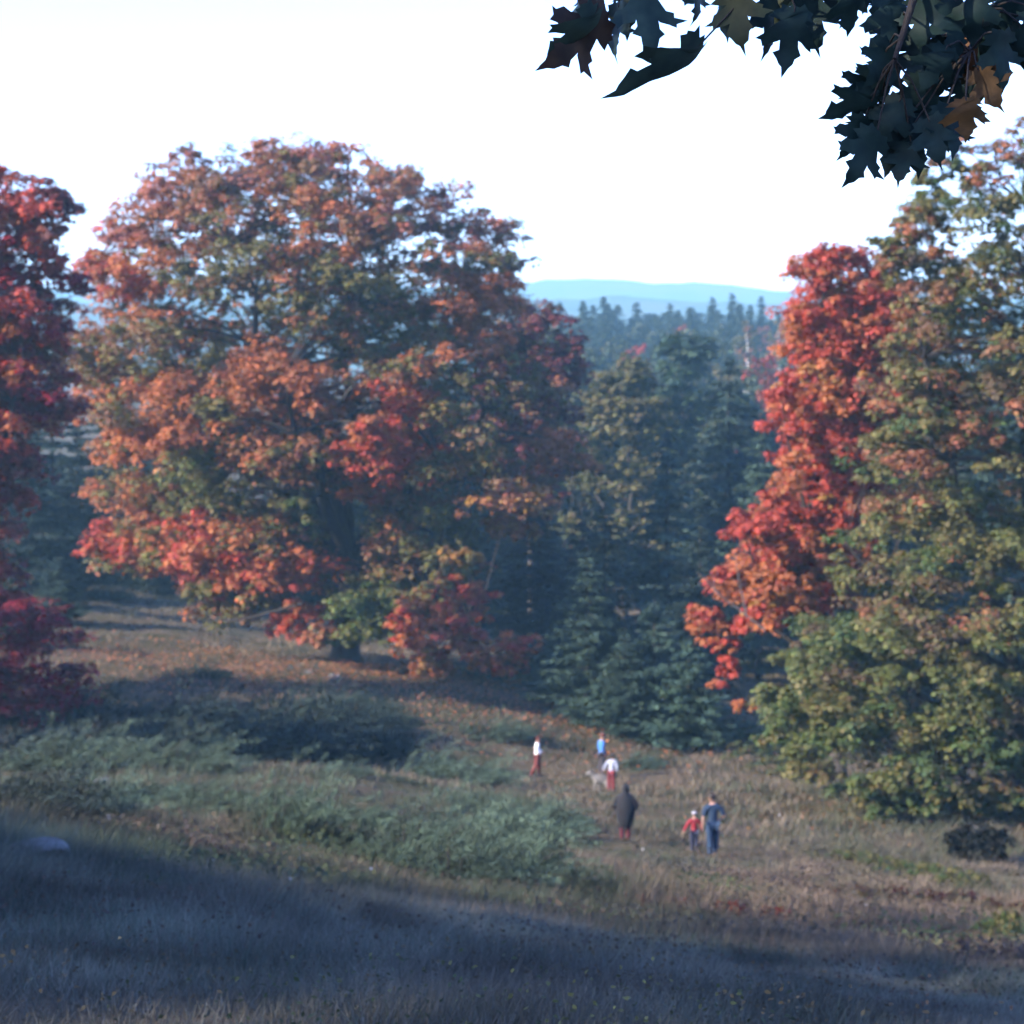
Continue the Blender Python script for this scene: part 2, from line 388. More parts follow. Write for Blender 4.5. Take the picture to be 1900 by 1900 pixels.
# drooping skirts, and the lifted gap between them
for px, y, dy, rad in [(560,1140,-9,1.3),(545,1175,-9,1.0),(600,1185,-10,1.0),(650,1130,-10,1.7),(690,1165,-10,1.5),(640,1185,-10,1.2),(700,1110,-9,1.4),(770,1120,-10,1.5),(790,1170,-11,1.6),(800,1215,-11,1.2),(790,1240,-11,.7),
        (850,1090,-10,1.2),(890,1110,-10,1.1),(900,1145,-10,1.0),(900,1220,-11,1.1),(945,1210,-11,1.3),(990,1200,-11,.9),(930,1235,-11,.9),(850,1205,-11,1.0),(840,1045,-10,1.0),(870,1035,-10,.9),
        (830,1150,-11,1.3),(870,1180,-11,1.1),(760,1200,-11,1.2),(820,1240,-11,.8),(900,1240,-11,.8),(960,1235,-11,.9),(750,1150,-11,1.2),(720,1180,-10.5,1.0),(810,1085,-10,1.2),(300,1000,-6,1.4),(350,970,-7,1.5),(400,1030,-8,1.4),(440,1050,-8,1.3),(340,1040,-7,1.2),(290,1040,-6,1.0),(260,985,-5,1.3),(500,1080,-9,1.0),(540,1090,-9,.8),(590,1045,-9,.6),
        (420,1080,-8,1.2),(380,1100,-8,1.0),(470,1070,-9,1.3),(520,1045,-9,1.2),(560,1045,-9,1.0),(180,1020,-3,1.0),(230,1030,-4,1.2),(470,1110,-9,.9),
        (900,940,-8,1.5),(950,930,-8,1.5),(1000,940,-6,1.2),(980,990,-6,1.0),(1040,820,-3,1.5),(1075,860,-3,1.1),(1020,850,-4,1.3)]:
    c = P(px, y, MAPLE_D + dy)
    a, b = maple_colour(px, y, .5, -1.5, rng)
    cl.append((c, rad, a, b))
b0 = gpt(640, 1215, MAPLE_D + 1)
tree_from_clumps('maple_tree', b0, cl, 'huge round-crowned orange and rust maple, broadest tree in the meadow', 'tree', .78, 5.5, .23, 13, 42, n_main=11, lean=(.3, 0))

# --- maroon maple half hidden behind it
def maroon_colour(px, y, q_, th, r): return pick(r, ('maroon', 4), ('brown', 1.5), ('rust', .8)), pick(r, ('maroon', 2), ('olive', 1), ('brown', 1))
ol = [(548,960,1040),(590,920,1062),(640,890,1098),(700,880,1098),(800,880,1095),(900,900,1070),(980,920,1030)]
cl = outline_clumps(ol, 140, 70, 1.7, maroon_colour, shell=.5)
tree_from_clumps('maroon_maple', gpt(985, 1180, 140), cl, 'dull maroon maple in the shade behind the huge orange maple', 'tree', .3, 7, .33, 12, 34, n_main=6)

# --- red maple beside the meadow (left edge) and its dark companion
def red_colour(px, y, q_, th, r): return pick(r, ('crimson', 3), ('red', 3), ('mauve', 1.5), ('maroon', 1)), pick(r, ('red', 2), ('maroon', 1), ('orange', .6))
ol = [(295,10,60),(340,-60,130),(400,-140,155),(460,-200,165),(520,-240,160),(600,-260,170),(680,-270,165),(760,-270,150),(850,-260,80),(950,-230,62),(1040,-200,60),(1110,-190,60),(1160,-150,50)]
cl = outline_clumps(ol, 92, 240, 1.3, red_colour, shell=.45)
tree_from_clumps('red_maple', gpt(-80, 1300, 92), cl, 'tall crimson maple with two pointed tops beside the orange maple', 'tree', .42, 6, .20, 13, 52, n_main=8)
def crim_colour(px, y, q_, th, r): return pick(r, ('crimson', 4), ('maroon', 2.5), ('red', .6)), pick(r, ('maroon', 2), ('crimson', 1), ('brown', .6))
ol = [(1100,-60,120),(1140,-130,165),(1200,-170,175),(1250,-190,185),(1300,-190,198),(1345,-170,180)]
cl = outline_clumps(ol, 88, 95, .9, crim_colour, shell=.5)
tree_from_clumps('young_maple', gpt(20, 1360, 88), cl, 'low bushy dark crimson maple at the foot of the tall crimson maple', 'tree', .14, 1.4, .15, 12, 32, n_main=6)

# --- big green-olive maple with the scarlet maple behind its flank
def olive_colour(px, y, q_, th, r):
    g = np.clip((y - 780) / 450, 0, 1)
    if px < 1560 and 500 < y < 1150 and r.random() < .3: return C['rust'], C['red']
    if r.random() < .06 * (1 - g): return C['rust'], C['olive']
    if r.random() < .08: return C['tan'] * .6, C['olive']
    if r.random() < g: return pick(r, ('green', 3.6), ('lime', 2.4), ('olive', .8)), pick(r, ('lime', 2), ('olive', 2))
    return pick(r, ('olive', 5), ('brown', 1.6), ('lime', 1), ('rust', .5)), pick(r, ('olive', 2), ('rust', 1.2), ('green', 1.5))
GAPS = [(1680,1215,60,32),(1850,1425,75,36),(1610,1405,65,24),(1760,1080,45,30),(1560,1495,45,22),(1880,900,40,60),(1650,1010,35,25)]
ol = [(190,1860,1990),(260,1790,2070),(330,1725,2140),(400,1675,2200),(470,1640,2250),(560,1650,2300),(650,1640,2330),(750,1620,2350),(850,1580,2370),(950,1555,2380),(1050,1505,2380),
      (1150,1440,2380),(1250,1380,2370),(1320,1375,2350),(1380,1420,2330),(1430,1470,2300),(1490,1570,2270),(1520,1660,2200)]
cl = outline_clumps(ol, 75, 600, 1.1, olive_colour, depth=.8, shell=.38, hollows=GAPS)
for px, y, dy, rad in [(1530,1440,-7,.8),(1580,1470,-7.5,.9),(1640,1460,-8,.9),(1700,1485,-8,.9),(1600,1505,-7,.5),(1760,1480,-8,1.0),(1840,1475,-8,1.0),(1890,1485,-8,.8),(1780,1490,-8,.7),(1680,1440,-8,1),(1480,1400,-6,.8),(1560,1380,-7,1),
        (1430,1300,-5,.9),(1480,1330,-6,1),(1540,1310,-7,1),(1600,1350,-8,1),(1660,1320,-8,1),(1720,1370,-8.5,1),(1780,1340,-9,1),(1840,1380,-9,1),(1890,1330,-9,1),(1500,1270,-6,1),(1570,1250,-7,1),(1650,1260,-8,1),(1740,1270,-9,1),(1830,1270,-9,1),
        (1440,1370,-5,.8),(1520,1390,-6.5,.9),(1620,1410,-7.5,1),(1720,1430,-8.5,1),(1800,1440,-8.5,1),(1870,1450,-8.5,1),(1640,1500,-7.5,.8),(1550,1480,-7,.7),(1500,1430,-6.5,.8),(1730,1495,-8,.7),(1840,1490,-8,.7),(1900,1490,-8,1),(1460,1230,-5,.9),(1550,1190,-6,1),(1640,1180,-7,1),(1740,1190,-8,1),(1850,1190,-8,1),
        (1660,470,-1,.6),(1640,448,-1,.5),(1700,400,-1,.7),(1715,335,-1,.6),(1750,300,-1,.6),(1690,490,-1,.7),(1665,520,-1,.6),(1680,445,-1,.55),(1725,365,-1,.6),(1770,270,-1,.6),
        (1690,580,-2,.9),(1680,640,-2,.9),(1670,700,-3,.9),(1660,760,-3,.9),(1640,820,-3,.9),(1720,620,-4,1),(1720,700,-4,1),(1710,780,-5,1),(1690,860,-5,1),(1620,880,-3,.8),
        (1720,540,-3,1),(1690,430,-2,.9),(1740,380,-2,.8),(1780,330,-1,.9),(1650,500,-2,.7),(1880,270,-1,1),(1820,420,-4,1)]:
    if any((px - hx) ** 2 / hr ** 2 + (y - hy) ** 2 / hr2 ** 2 < 1 for hx, hy, hr, hr2 in GAPS): continue
    c = P(px, y, 75 + dy * .75); a, b = olive_colour(px, y, .5, 0, rng); cl.append((c, rad, a, b))
tree_from_clumps('green_maple', gpt(1890, 1520, 76), cl, 'broad olive green maple with branches sweeping down to the grass', 'tree', .5, 4.5, .155, 12, 48, n_main=10)
def scarlet_colour(px, y, q_, th, r):
    if y > 1020: return pick(r, ('orange', 3), ('red', 3)), pick(r, ('gold', .5), ('orange', 1), ('red', 1))
    return pick(r, ('red', 4.5), ('orange', 2)), pick(r, ('orange', 1.5), ('red', 2), ('gold', .2))
ol = [(445,1530,1580),(480,1480,1640),(540,1465,1700),(600,1450,1720),(680,1445,1710),(730,1425,1700),(800,1425,1680),(860,1445,1660),(920,1415,1650),(960,1378,1640),(1000,1385,1630),(1050,1350,1620),(1100,1335,1600),(1150,1370,1560)]
cl = outline_clumps(ol, 84, 260, 1.05, scarlet_colour, depth=.75, shell=.6)
for px, y, dy, rad in [(1365,1100,-3,.9),(1420,1110,-3,.9),(1470,1120,-4,.9),(1330,1070,-3,.6),(1400,1090,-4,.9),(1340,1165,-3,.7),(1380,1160,-3,.7),(1430,1160,-4,.8),(1300,1165,-3,.6),(1355,1250,-3,.5),(1350,1200,-3,.6),(1410,970,-3,.9),(1380,985,-3,.7),(1350,1080,-3,.8),(1390,1060,-3,.9),(1440,1080,-4,.9),(1310,1150,-3,.75),(1320,1190,-3,.5),(1300,1135,-3,.5),(1345,1230,-3,.5),(1335,1270,-3,.35),(1390,960,-2,.7),(1410,1000,-2,.7),(1440,790,-2,.8),(1450,740,-2,.8),(1470,850,-2,.8),
        (1480,580,-1,.8),(1490,500,-1,.8),(1540,470,0,.7),(1400,1130,-4,.6),(1380,1310,-3,.4),(1460,900,-3,.9),(1440,930,-3,.8)]:
    c = P(px, y, 83 + dy); a, b = scarlet_colour(px, y, .5, 0, rng); cl.append((c, rad, a, b))
tree_from_clumps('scarlet_maple', gpt(1560, 1440, 85), cl, 'bright scarlet maple pressed against the flank of the olive green maple', 'tree', .32, 4, .165, 12, 42, n_main=9)

# ------------------------------------------------------------------ conifers
def spruce_mesh(h, rad, seed, whorls=26, per=9, tuft=.34, dens=1.0, droop=.25, bare=.02, col=(.020,.034,.025), crooked=0.0):
    r = np.random.default_rng(seed)
    PP, NN, SS, CC, AX = [], [], [], [], []
    T = Tubes(); T.add(np.array([(0,0,-.3),(0,0,h*.35),(crooked*.3,0,h*.7),(crooked,0,h*.995)]), [h*.017, h*.013, h*.007, .012], 7)
    for i in range(whorls):
        f = (i + r.uniform(0, .8)) / whorls
        z = h * (.04 + .955 * f ** .92)
        env = rad * (1 - f) ** .8 * (1 if f > .06 else .7) + .08
        if f > 1 - bare: env *= .4
        nb = max(3, int(per * (.5 + .7 * (1 - f)) * r.uniform(.8, 1.2)))
        for b in range(nb):
            th = r.uniform(0, 2 * math.pi); L = env * r.uniform(.55, 1.18)
            dr = np.array((math.cos(th), math.sin(th), 0))
            k = max(4, int(L * 9 * dens))
            t = np.linspace(.12, 1, k)
            zz = z + L * (.12 * t - droop * t ** 2 + .16 * t ** 3)
            spine = dr * (t * L)[:, None]; spine[:, 2] = zz
            w = (L * .28 * (1 - t) + .10)
            m = 3
            sp = np.repeat(spine, m, 0); side = np.cross(dr, (0, 0, 1))
            lat = r.uniform(-1, 1, k * m)
            pos = sp + side * (lat * np.repeat(w, m))[:, None] + r.normal(size=(k * m, 3)) * .05
            pos[:, 2] -= np.abs(lat) * .10 * L * .4 + r.random(k * m) * .10
            ax = dr * .8 + side * lat[:, None] * .7 + np.array((0, 0, -.15)) + r.normal(size=(k * m, 3)) * .2
            PP.append(pos); AX.append(ax); NN.append(np.array((0, 0, 1)) + dr * .25 + r.normal(size=(k * m, 3)) * .4)
            SS.append(tuft * r.uniform(.6, 1.3, k * m))
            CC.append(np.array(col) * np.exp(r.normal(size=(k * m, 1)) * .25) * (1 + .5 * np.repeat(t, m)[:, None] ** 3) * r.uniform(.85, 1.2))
            if h < 14 and b % 2 == 0: T.add(spine[[0, k // 2, k - 1]], [.018, .012, .005], 4)
    p = np.concatenate(PP); nn = np.concatenate(NN); s = np.concatenate(SS); c = np.concatenate(CC); ax = np.concatenate(AX)
    ax = unit(ax); nn = nn - ax * (nn * ax).sum(1, keepdims=True)
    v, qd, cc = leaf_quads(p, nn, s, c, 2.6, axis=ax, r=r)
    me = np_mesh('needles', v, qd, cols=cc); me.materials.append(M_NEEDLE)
    tm = T.mesh('trunk'); tm.materials.append(M_BARK)
    return tm, me

def broad_mesh(h, rad, seed, cols, n=34, leaf=.5, subs=7, per=12, trunk_bare=.25, bark=None, slim=1.0, crad=.34):
    r = np.random.default_rng(seed); cls = []
    for i in range(n):
        f = r.random(); z = h * (trunk_bare + (1 - trunk_bare) * f) * .95
        e = rad * math.sin(math.pi * min(1, .18 + .82 * (f * .95 + .03))) ** .7 * slim
        th = r.uniform(0, 2 * math.pi); q_ = r.random() ** .45
        cls.append((np.array((math.cos(th) * e * q_, math.sin(th) * e * q_, z)), rad * crad * r.uniform(.7, 1.3), np.array(cols[r.integers(len(cols))]), np.array(cols[r.integers(len(cols))])))
    tm = grow_limbs(np.zeros(3), h * max(.3, trunk_bare), cls, h * .014, (0, 0), 5, r, 5)
    tm.materials.append(bark or M_BARK)
    p, nn, s, c = crown_leaves(cls, leaf, subs, per, r)
    v, qd, cc = leaf_quads(p, nn, s, c, 1.15, r=r)
    me = np_mesh('crown', v, qd, cols=cc); me.materials.append(M_LEAF)
    return tm, me

def plant(name, meshes, loc, label, cat, group=None, sx=1, sz=1, rz=0, tint=(1, 1, 1), crown_name='crown', tilt=0):
    t = thing(name, tuple(loc), label, cat, group, rz)
    t.scale = (sx, sx, sz); t.rotation_euler = (tilt, tilt * .5, rz)
    for nm, me in zip(('trunk', crown_name), meshes):
        o = bpy.data.objects.new(nm, me); COL.objects.link(o); o.parent = t
        if nm != 'trunk': o.color = (*tint, 1)
    return t

SP_NEAR = [spruce_mesh(11, 3.3, 11, 30, 11, .30, 1.25, .30), spruce_mesh(11, 3.0, 12, 28, 11, .30, 1.2, .22), spruce_mesh(6, 2.6, 13, 18, 12, .26, 1.5, .2)]
SP_FAR = [spruce_mesh(18, 2.6, 21, 48, 8, .62, .55, .3), spruce_mesh(18, 2.2, 22, 46, 8, .6, .55, .2), spruce_mesh(18, 3.0, 23, 46, 8, .62, .5, .35, crooked=.4)]
g_, y_, o_ = (.035,.05,.024), (.10,.085,.03), (.14,.062,.032)
BR = [broad_mesh(15, 4.5, 31, [g_, (.046,.058,.03)], 36), broad_mesh(15, 4.2, 32, [y_, g_, (.08,.08,.035)], 34), broad_mesh(15, 4.0, 33, [o_, (.17,.046,.034), (.115,.07,.04)], 32)]
PINE = broad_mesh(18, 4.0, 41, [(.02,.036,.022), (.026,.042,.025)], 46, .5, 9, 16, .15, slim=.85, crad=.3)
BIRCH = broad_mesh(16, 3.4, 42, [(.12,.10,.036), (.085,.085,.034), (.13,.105,.045)], 120, .27, 9, 18, .3, crad=.24)
BIRCHW = broad_mesh(14, 2.6, 43, [(.16,.07,.04), (.09,.08,.04)], 20, .4, 6, 9, .45, bark=M_BIRCH)

def stand(meshes, native_h, px, ytop, d, label, cat, name='spruce_tree', group=None, wide=1.0, rz=None, tint=(1,1,1), crown_name='crown', ybase=None):
    b = gpt(px, 1000, d)
    top = P(px, ytop, d)[2]
    s = (top - b[2]) / native_h
    return plant(name, meshes, b, label, cat, group, s * wide, s, random.uniform(0, 6.28) if rz is None else rz, tint, crown_name)

NB = 'needles'
# spruces at the edge of the meadow
stand(SP_NEAR[0], 11, 1122, 905, 101, 'slender spruce with a long thin bare leader at the forest edge', 'tree', wide=1.0, tint=(.85,.9,.9), crown_name=NB)
stand(SP_NEAR[1], 11, 1090, 1010, 98, 'shorter full spruce in front of the spruce with the bare leader', 'tree', wide=1.25, tint=(.95,1.0,.95), crown_name=NB)
stand(SP_NEAR[2], 6, 1215, 1110, 96, 'low bushy young spruce behind the hikers', 'tree', wide=1.15, tint=(1.0,1.08,1.05), crown_name=NB)
stand(SP_NEAR[2], 6, 1280, 1180, 94, 'smallest spreading spruce beside the scarlet maple', 'tree', wide=1.3, rz=2.2, tint=(1.1,1.2,1.1), crown_name=NB)
stand(SP_NEAR[1], 11, 1160, 1160, 95, 'squat spruce skirted with drooping boughs, just behind the blue-shirted hiker', 'tree', wide=1.35, rz=1.1, tint=(.85,.9,.85), crown_name=NB)
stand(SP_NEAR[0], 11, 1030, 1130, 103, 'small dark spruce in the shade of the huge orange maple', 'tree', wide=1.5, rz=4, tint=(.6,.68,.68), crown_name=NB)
stand(SP_NEAR[0], 11, 1238, 800, 118, 'pale blue-grey pointed spruce rising behind the forest edge', 'tree', wide=.95, tint=(1.2,1.3,1.35), crown_name=NB)
stand(SP_NEAR[1], 11, 1300, 950, 110, 'dark dense spruce between the pointed spruce and the scarlet maple', 'tree', wide=1.05, tint=(.5,.56,.6), crown_name=NB)
stand(SP_NEAR[0], 11, 1350, 660, 150, 'tall ragged spruce above the other conifers by the scarlet maple', 'tree', wide=1.05, tint=(.75,.8,.85), crown_name=NB)
stand(SP_NEAR[1], 11, 1410, 790, 140, 'grey-green spruce half hidden by the scarlet maple', 'tree', wide=.95, tint=(1.3,1.3,1.1), crown_name=NB)
stand(SP_NEAR[1], 11, 1080, 960, 122, 'spruce tinted dark for shade behind the maroon maple', 'tree', wide=1.2, tint=(.42,.48,.55), crown_name=NB)  # this spruce and the next: shade put into the dark tint
stand(SP_NEAR[0], 11, 1000, 900, 130, 'spruce tinted dark for shade behind the crown of the huge orange maple', 'tree', wide=1.3, tint=(.42,.48,.55), crown_name=NB)
stand(BIRCH, 16, 1160, 645, 165, 'yellow-green birch with an open crown and bare lower stem', 'tree', 'birch_tree', wide=1.1, tint=(.72, .8, .78))
stand(PINE, 18, 1262, 600, 190, 'dark round-topped pine behind the yellow-green birch', 'tree', 'pine_tree', wide=1.2, tint=(1.1,1.15,1.1))
for px, y, d, s, lb in [(60,770,135,1.3,'dark spruce behind the tall crimson maple'),(145,790,140,1.3,'dark spruce between the crimson and the orange maples'),(-40,900,126,1.2,'spruce tinted dark for shade behind the trunk of the tall crimson maple')]:
    stand(SP_NEAR[px % 2], 11, px, y, d, lb, 'tree', wide=s, tint=(.42,.47,.55), crown_name=NB)  # navy shade behind the crimson maple put into the dark tint
stand(SP_NEAR[2], 6, 20, 1060, 108, 'small spruce under the tall crimson maple', 'tree', wide=1.1, tint=(.85,.9,.85), crown_name=NB)
stand(SP_NEAR[2], 6, 110, 1030, 122, 'small shaded spruce at the far end of the meadow', 'tree', wide=1.3, tint=(.8,.85,.9), crown_name=NB)

# mixed forest, row behind row
r = np.random.default_rng(77)
far_spruce = 'small dark spruce in the hazy treeline along the far ridge'
far_broad = 'blue-green leafy tree in the hazy forest below the far ridge'
far_gold = 'yellowish leafy tree in the hazy forest below the far ridge'
far_red = 'reddish leafy tree in the hazy forest below the far ridge'
for i, px in enumerate(np.arange(940, 1500, 15)):
    y = 575 + r.uniform(-16, 16); d = r.uniform(400, 450)
    stand(SP_FAR[i % 3], 18, px + r.uniform(-8, 8), y, d, far_spruce, 'tree', group='spruces along the far ridge', wide=r.uniform(1.3, 2.0), crown_name=NB)
for i, px in enumerate(np.arange(935, 1500, 13)):
    stand(SP_FAR[i % 3], 18, px + r.uniform(-6, 6), 590 + r.uniform(-12, 10), r.uniform(440, 470), far_spruce, 'tree', group='spruces along the far ridge', wide=r.uniform(2.0, 3.0), crown_name=NB)
for px, y in [(1080,556),(1118,548),(1240,562),(1318,550),(1354,543),(1408,549)]:
    stand(SP_FAR[px % 3], 18, px, y, 410, 'taller spruce standing above the hazy treeline of the far ridge', 'tree', group='tall spruces above the ridge', wide=1.35, crown_name=NB)
for px in (30, 250, 330, 410, 470, 560, 700, 820, 880, 1560, 1640, 1720):
    stand(SP_FAR[px % 3], 18, px, 590 + r.uniform(-10, 12), 420, 'spruce of the far ridge glimpsed through the maple crowns', 'tree', group='ridge spruces behind the maples', wide=1.3, crown_name=NB)
for row, (d0, y0, n) in enumerate([(370, 600, 20), (310, 628, 18), (255, 668, 14)]):
    for i in range(n):
        px = 950 + 540 * (i + r.uniform(.1, .9)) / n
        k = r.choice(5, p=[.34, .24, .16, .22, .04]) if row else r.choice(5, p=[.4, .15, .08, .33, .04])
        y = y0 + r.uniform(-20, 22); d = d0 + r.uniform(-22, 22)
        if k == 3: stand(SP_FAR[i % 3], 18, px, y - 5, d, 'spruce among leafy trees in the hazy forest below the far ridge', 'tree', group='spruces in the hazy forest', wide=1.1, crown_name=NB)
        elif k == 4: stand(PINE, 18, px, y, d, 'pine among leafy trees in the hazy forest below the far ridge', 'tree', 'pine_tree', 'pines in the hazy forest')
        else: stand(BR[k], 15, px, y, d, (far_broad, far_gold, far_red)[k], 'tree', 'forest_tree', ('blue-green forest trees', 'yellowish forest trees', 'reddish forest trees')[k], wide=r.uniform(.85, 1.2) * .8, tint=tuple(r.uniform(.75, 1.25) * np.array((1, 1, 1))))
for px, y, lb in [(1415,640,'vivid red maple glowing in the hazy forest'),(1190,625,'pinkish red maple in the hazy forest above the birch')]:
    stand(BR[2], 15, px, y, 235 if px > 1300 else 285, lb, 'tree', 'forest_tree', wide=.6, tint=(1.15, .55, .6))
for px, lb in [(1385,'white-stemmed birch with thin rusty leaves in the hazy forest'),(1442,'forked white-stemmed birch beside the scarlet maple top')]:
    stand(BIRCHW, 14, px, 585, 300, lb, 'tree', 'birch_tree', wide=.5)
for i in range(16):
    px = 1010 + 440 * (i + r.uniform(.2, .8)) / 16; d = r.uniform(175, 225)
    k = int(r.choice(4, p=[.4, .3, .1, .2]))
    y = 735 + r.uniform(-35, 60)
    if k == 3: stand(SP_NEAR[i % 2], 11, px, y, d, 'spruce in the valley behind the forest edge', 'tree', group='valley spruces', wide=1.0, crown_name=NB)
    else: stand(BR[k], 15, px, y, d, ('green leafy tree in the valley behind the forest edge', 'yellowing leafy tree in the valley behind the forest edge', 'rusty leafy tree in the valley behind the forest edge')[k], 'tree', 'forest_tree', ('green valley trees', 'yellowing valley trees', 'rusty valley trees')[k], wide=.8)

for i in range(20):
    px = 60 + 900 * (i + r.uniform(.1, .9)) / 20; d = r.uniform(150, 190)
    stand(SP_NEAR[i % 2], 11, px, 830 + r.uniform(-90, 90) - (120 if px > 700 else 0), d, 'dark conifer of the wood behind the huge orange maple', 'tree', group='dark wood behind the orange maple', wide=1.15, tint=(.45, .5, .58), crown_name=NB)  # deep shade of the wood put into this tint

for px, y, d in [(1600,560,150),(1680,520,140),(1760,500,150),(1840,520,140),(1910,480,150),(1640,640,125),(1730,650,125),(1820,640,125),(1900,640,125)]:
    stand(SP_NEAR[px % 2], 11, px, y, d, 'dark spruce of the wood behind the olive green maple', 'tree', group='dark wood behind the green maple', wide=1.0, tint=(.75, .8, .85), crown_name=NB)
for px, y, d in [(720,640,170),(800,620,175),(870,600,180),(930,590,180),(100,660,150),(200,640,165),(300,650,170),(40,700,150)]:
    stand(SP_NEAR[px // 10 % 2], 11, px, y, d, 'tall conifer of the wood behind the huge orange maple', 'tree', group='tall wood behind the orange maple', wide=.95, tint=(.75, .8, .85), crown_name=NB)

# trees outside the picture that shade the foreground
SHADE = broad_mesh(17, 6.6, 51, [C['olive'], C['rust'], C['green']], 115, .30, 9, 17, .16, crad=.25)
SHADE2 = broad_mesh(15, 5.5, 52, [C['olive'], C['rust']], 46, .26, 6, 11, .2, crad=.22)  # sparse crown, added out of view to break up the shade edge
for x, y, s, lb in [(-28,17,.95,'unseen thin-crowned maple added to dapple the shade edge of the grove'),(-40,12,1.05,'unseen thin-crowned maple added behind the shading grove to dapple its shade')]:
    plant('shade_maple', SHADE2, (x, y, gz(x, y)), lb, 'tree', None, s, s, x * 1.3)
for x, y, s, lb in [(-15,-11,1.0,'tall olive maple on the knoll shading the near grass'),(-19,.5,1.05,'full olive maple shading the grassy crest'),(-25,8.5,.95,'olive maple beyond the grassy crest'),(-36,-4,1.15,'olive maple at the back of the shading grove'),(-34,69,.80,'unseen olive maple added to shade the dark junipers below the crimson maple'),(-42,76,.85,'unseen olive maple added behind it to shade the low crimson maple')]:  # last two added out of view to darken the juniper band
    plant('shade_maple', SHADE, (x, y, gz(x, y)), lb, 'tree', None, s, s, x * 1.3)

# ------------------------------------------------------------------ junipers and low shrubs
def juniper_mesh(seed, w=2.4, dpt=1.7, h=1.15, sprays=78, col=(.046,.060,.040), tuft=.068, lean=(.8, -.15), per=230):
    r = np.random.default_rng(seed); PP, NN, SS, CC, AX = [], [], [], [], []
    T = Tubes()
    for i in range(sprays):
        a = r.uniform(0, 2 * math.pi); q_ = r.random() ** .55
        x0, y0 = math.cos(a) * q_ * w * .85, math.sin(a) * q_ * dpt * .85
        hh = h * (1 - .5 * q_ ** 2) * r.uniform(.45, 1.3)
        if r.random() < .16: hh *= 1.55          # leaders stand above the mat
        L = max(.55, hh) * r.uniform(1.0, 1.45)
        dr = unit(np.array((math.cos(a) * .7 * q_ + lean[0] + r.normal() * .2, math.sin(a) * .7 * q_ + lean[1] + r.normal() * .2, r.uniform(.55, 1.1))))
        t = np.linspace(.12, 1, per)
        sp = np.array((x0 - dr[0] * L * .35, y0 - dr[1] * L * .35, 0)) + dr * (t * L)[:, None]
        sp[:, :2] += dr[:2] * (t ** 2 * L * .28)[:, None]; sp[:, 2] -= t ** 3 * L * .22
        wd = (.045 + .03 * L) * (1.15 - t) ** .6
        pos = sp + r.normal(size=(per, 3)) * wd[:, None]
        pos[:, 2] = np.maximum(pos[:, 2], .03)
        ax = dr + r.normal(size=(per, 3)) * .42
        PP.append(pos); AX.append(ax); NN.append(r.normal(size=(per, 3)) + (0, -.3, .5)); SS.append(tuft * r.uniform(.7, 1.4, per))
        CC.append(np.array(col) * np.exp(r.normal(size=(per, 1)) * .2) * (.28 + 1.5 * t[:, None] ** 1.3) * r.uniform(.5, 1.7))  # sunlit tips and shaded bases painted into the needle colour
        if i % 6 == 0: T.add(np.array([(x0 * .5, y0 * .5, -.05), sp[per // 3], sp[per // 2]]), [.03, .02, .01], 4)
    p, nn, s, c, ax = map(np.concatenate, (PP, NN, SS, CC, AX))
    ax = unit(ax); nn = nn - ax * (nn * ax).sum(1, keepdims=True)
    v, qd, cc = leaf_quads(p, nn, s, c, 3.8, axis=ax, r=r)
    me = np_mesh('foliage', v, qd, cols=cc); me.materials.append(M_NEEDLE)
    tm = T.mesh('stem'); tm.materials.append(M_BARK)
    return tm, me
JUN = [juniper_mesh(61), juniper_mesh(62, 2.0, 1.5, 1.5, 66), juniper_mesh(63, 2.8, 1.6, 1.1, 84)]
JUNF = [juniper_mesh(64, 2.4, 1.7, 1.2, 80, tuft=.12, per=90), juniper_mesh(65, 2.6, 1.8, 1.0, 80, tuft=.12, per=90)]
def shrub(mesh, px, py, label, group=None, sx=1.0, sz=1.0, tint=(1, 1, 1), rz=None, name='juniper_shrub', cat='shrub', d=None):
    p = on_ground(px, py) if d is None else gpt(px, py, d)
    t = thing(name, tuple(p - (0, 0, .06)), label, cat, group, random.uniform(-.5, .5) if rz is None else rz)
    t.scale = (sx, sx, sz)
    for nm, me in zip(('stem', 'foliage'), mesh):
        o = bpy.data.objects.new(nm, me); COL.objects.link(o); o.parent = t
        if nm == 'foliage': o.color = (*tint, 1)
    return t
# the wide mat of feathery juniper below the crest
ORD = ['first', 'second', 'third', 'fourth', 'fifth', 'sixth', 'seventh', 'eighth', 'ninth', 'tenth', 'eleventh', 'twelfth', 'thirteenth', 'fourteenth']
mat_l = '%s feathery grey-green juniper of the sunlit mat, counting from the crest boulder'; mat_g = 'junipers of the sunlit mat'
for i, (px, py, s) in enumerate([(95,1500,.7),(165,1515,.6),(225,1498,.85),(300,1525,.7),(345,1500,.8),(420,1530,.75),(480,1512,.8),(525,1552,.7),(585,1535,.8),(640,1575,.7),(665,1545,.85),(725,1592,.8)]):
    f = random.uniform(.6, 1.35)
    shrub(JUN[i % 3], px, py, mat_l % ORD[i], mat_g, s * .78, s * random.uniform(.65, 1.6), (.62 * f, .74 * f, .72 * f))
edge_g = 'junipers at the mat edge'
for i, (px, py, s) in enumerate([(770,1615,.85),(800,1570,.75),(825,1600,.85),(850,1645,.75),(890,1550,.8),(905,1630,.8),(925,1580,.8),(985,1545,.75),(1010,1530,.6)]):
    shrub(JUN[(i + 1) % 3], px, py, ORD[i] + ' dark green leaning juniper from the mat end towards the black-coated walker', edge_g, s, s * 1.15, tuple(random.uniform(.6, 1.15) * np.array((.66, .8, .8))))
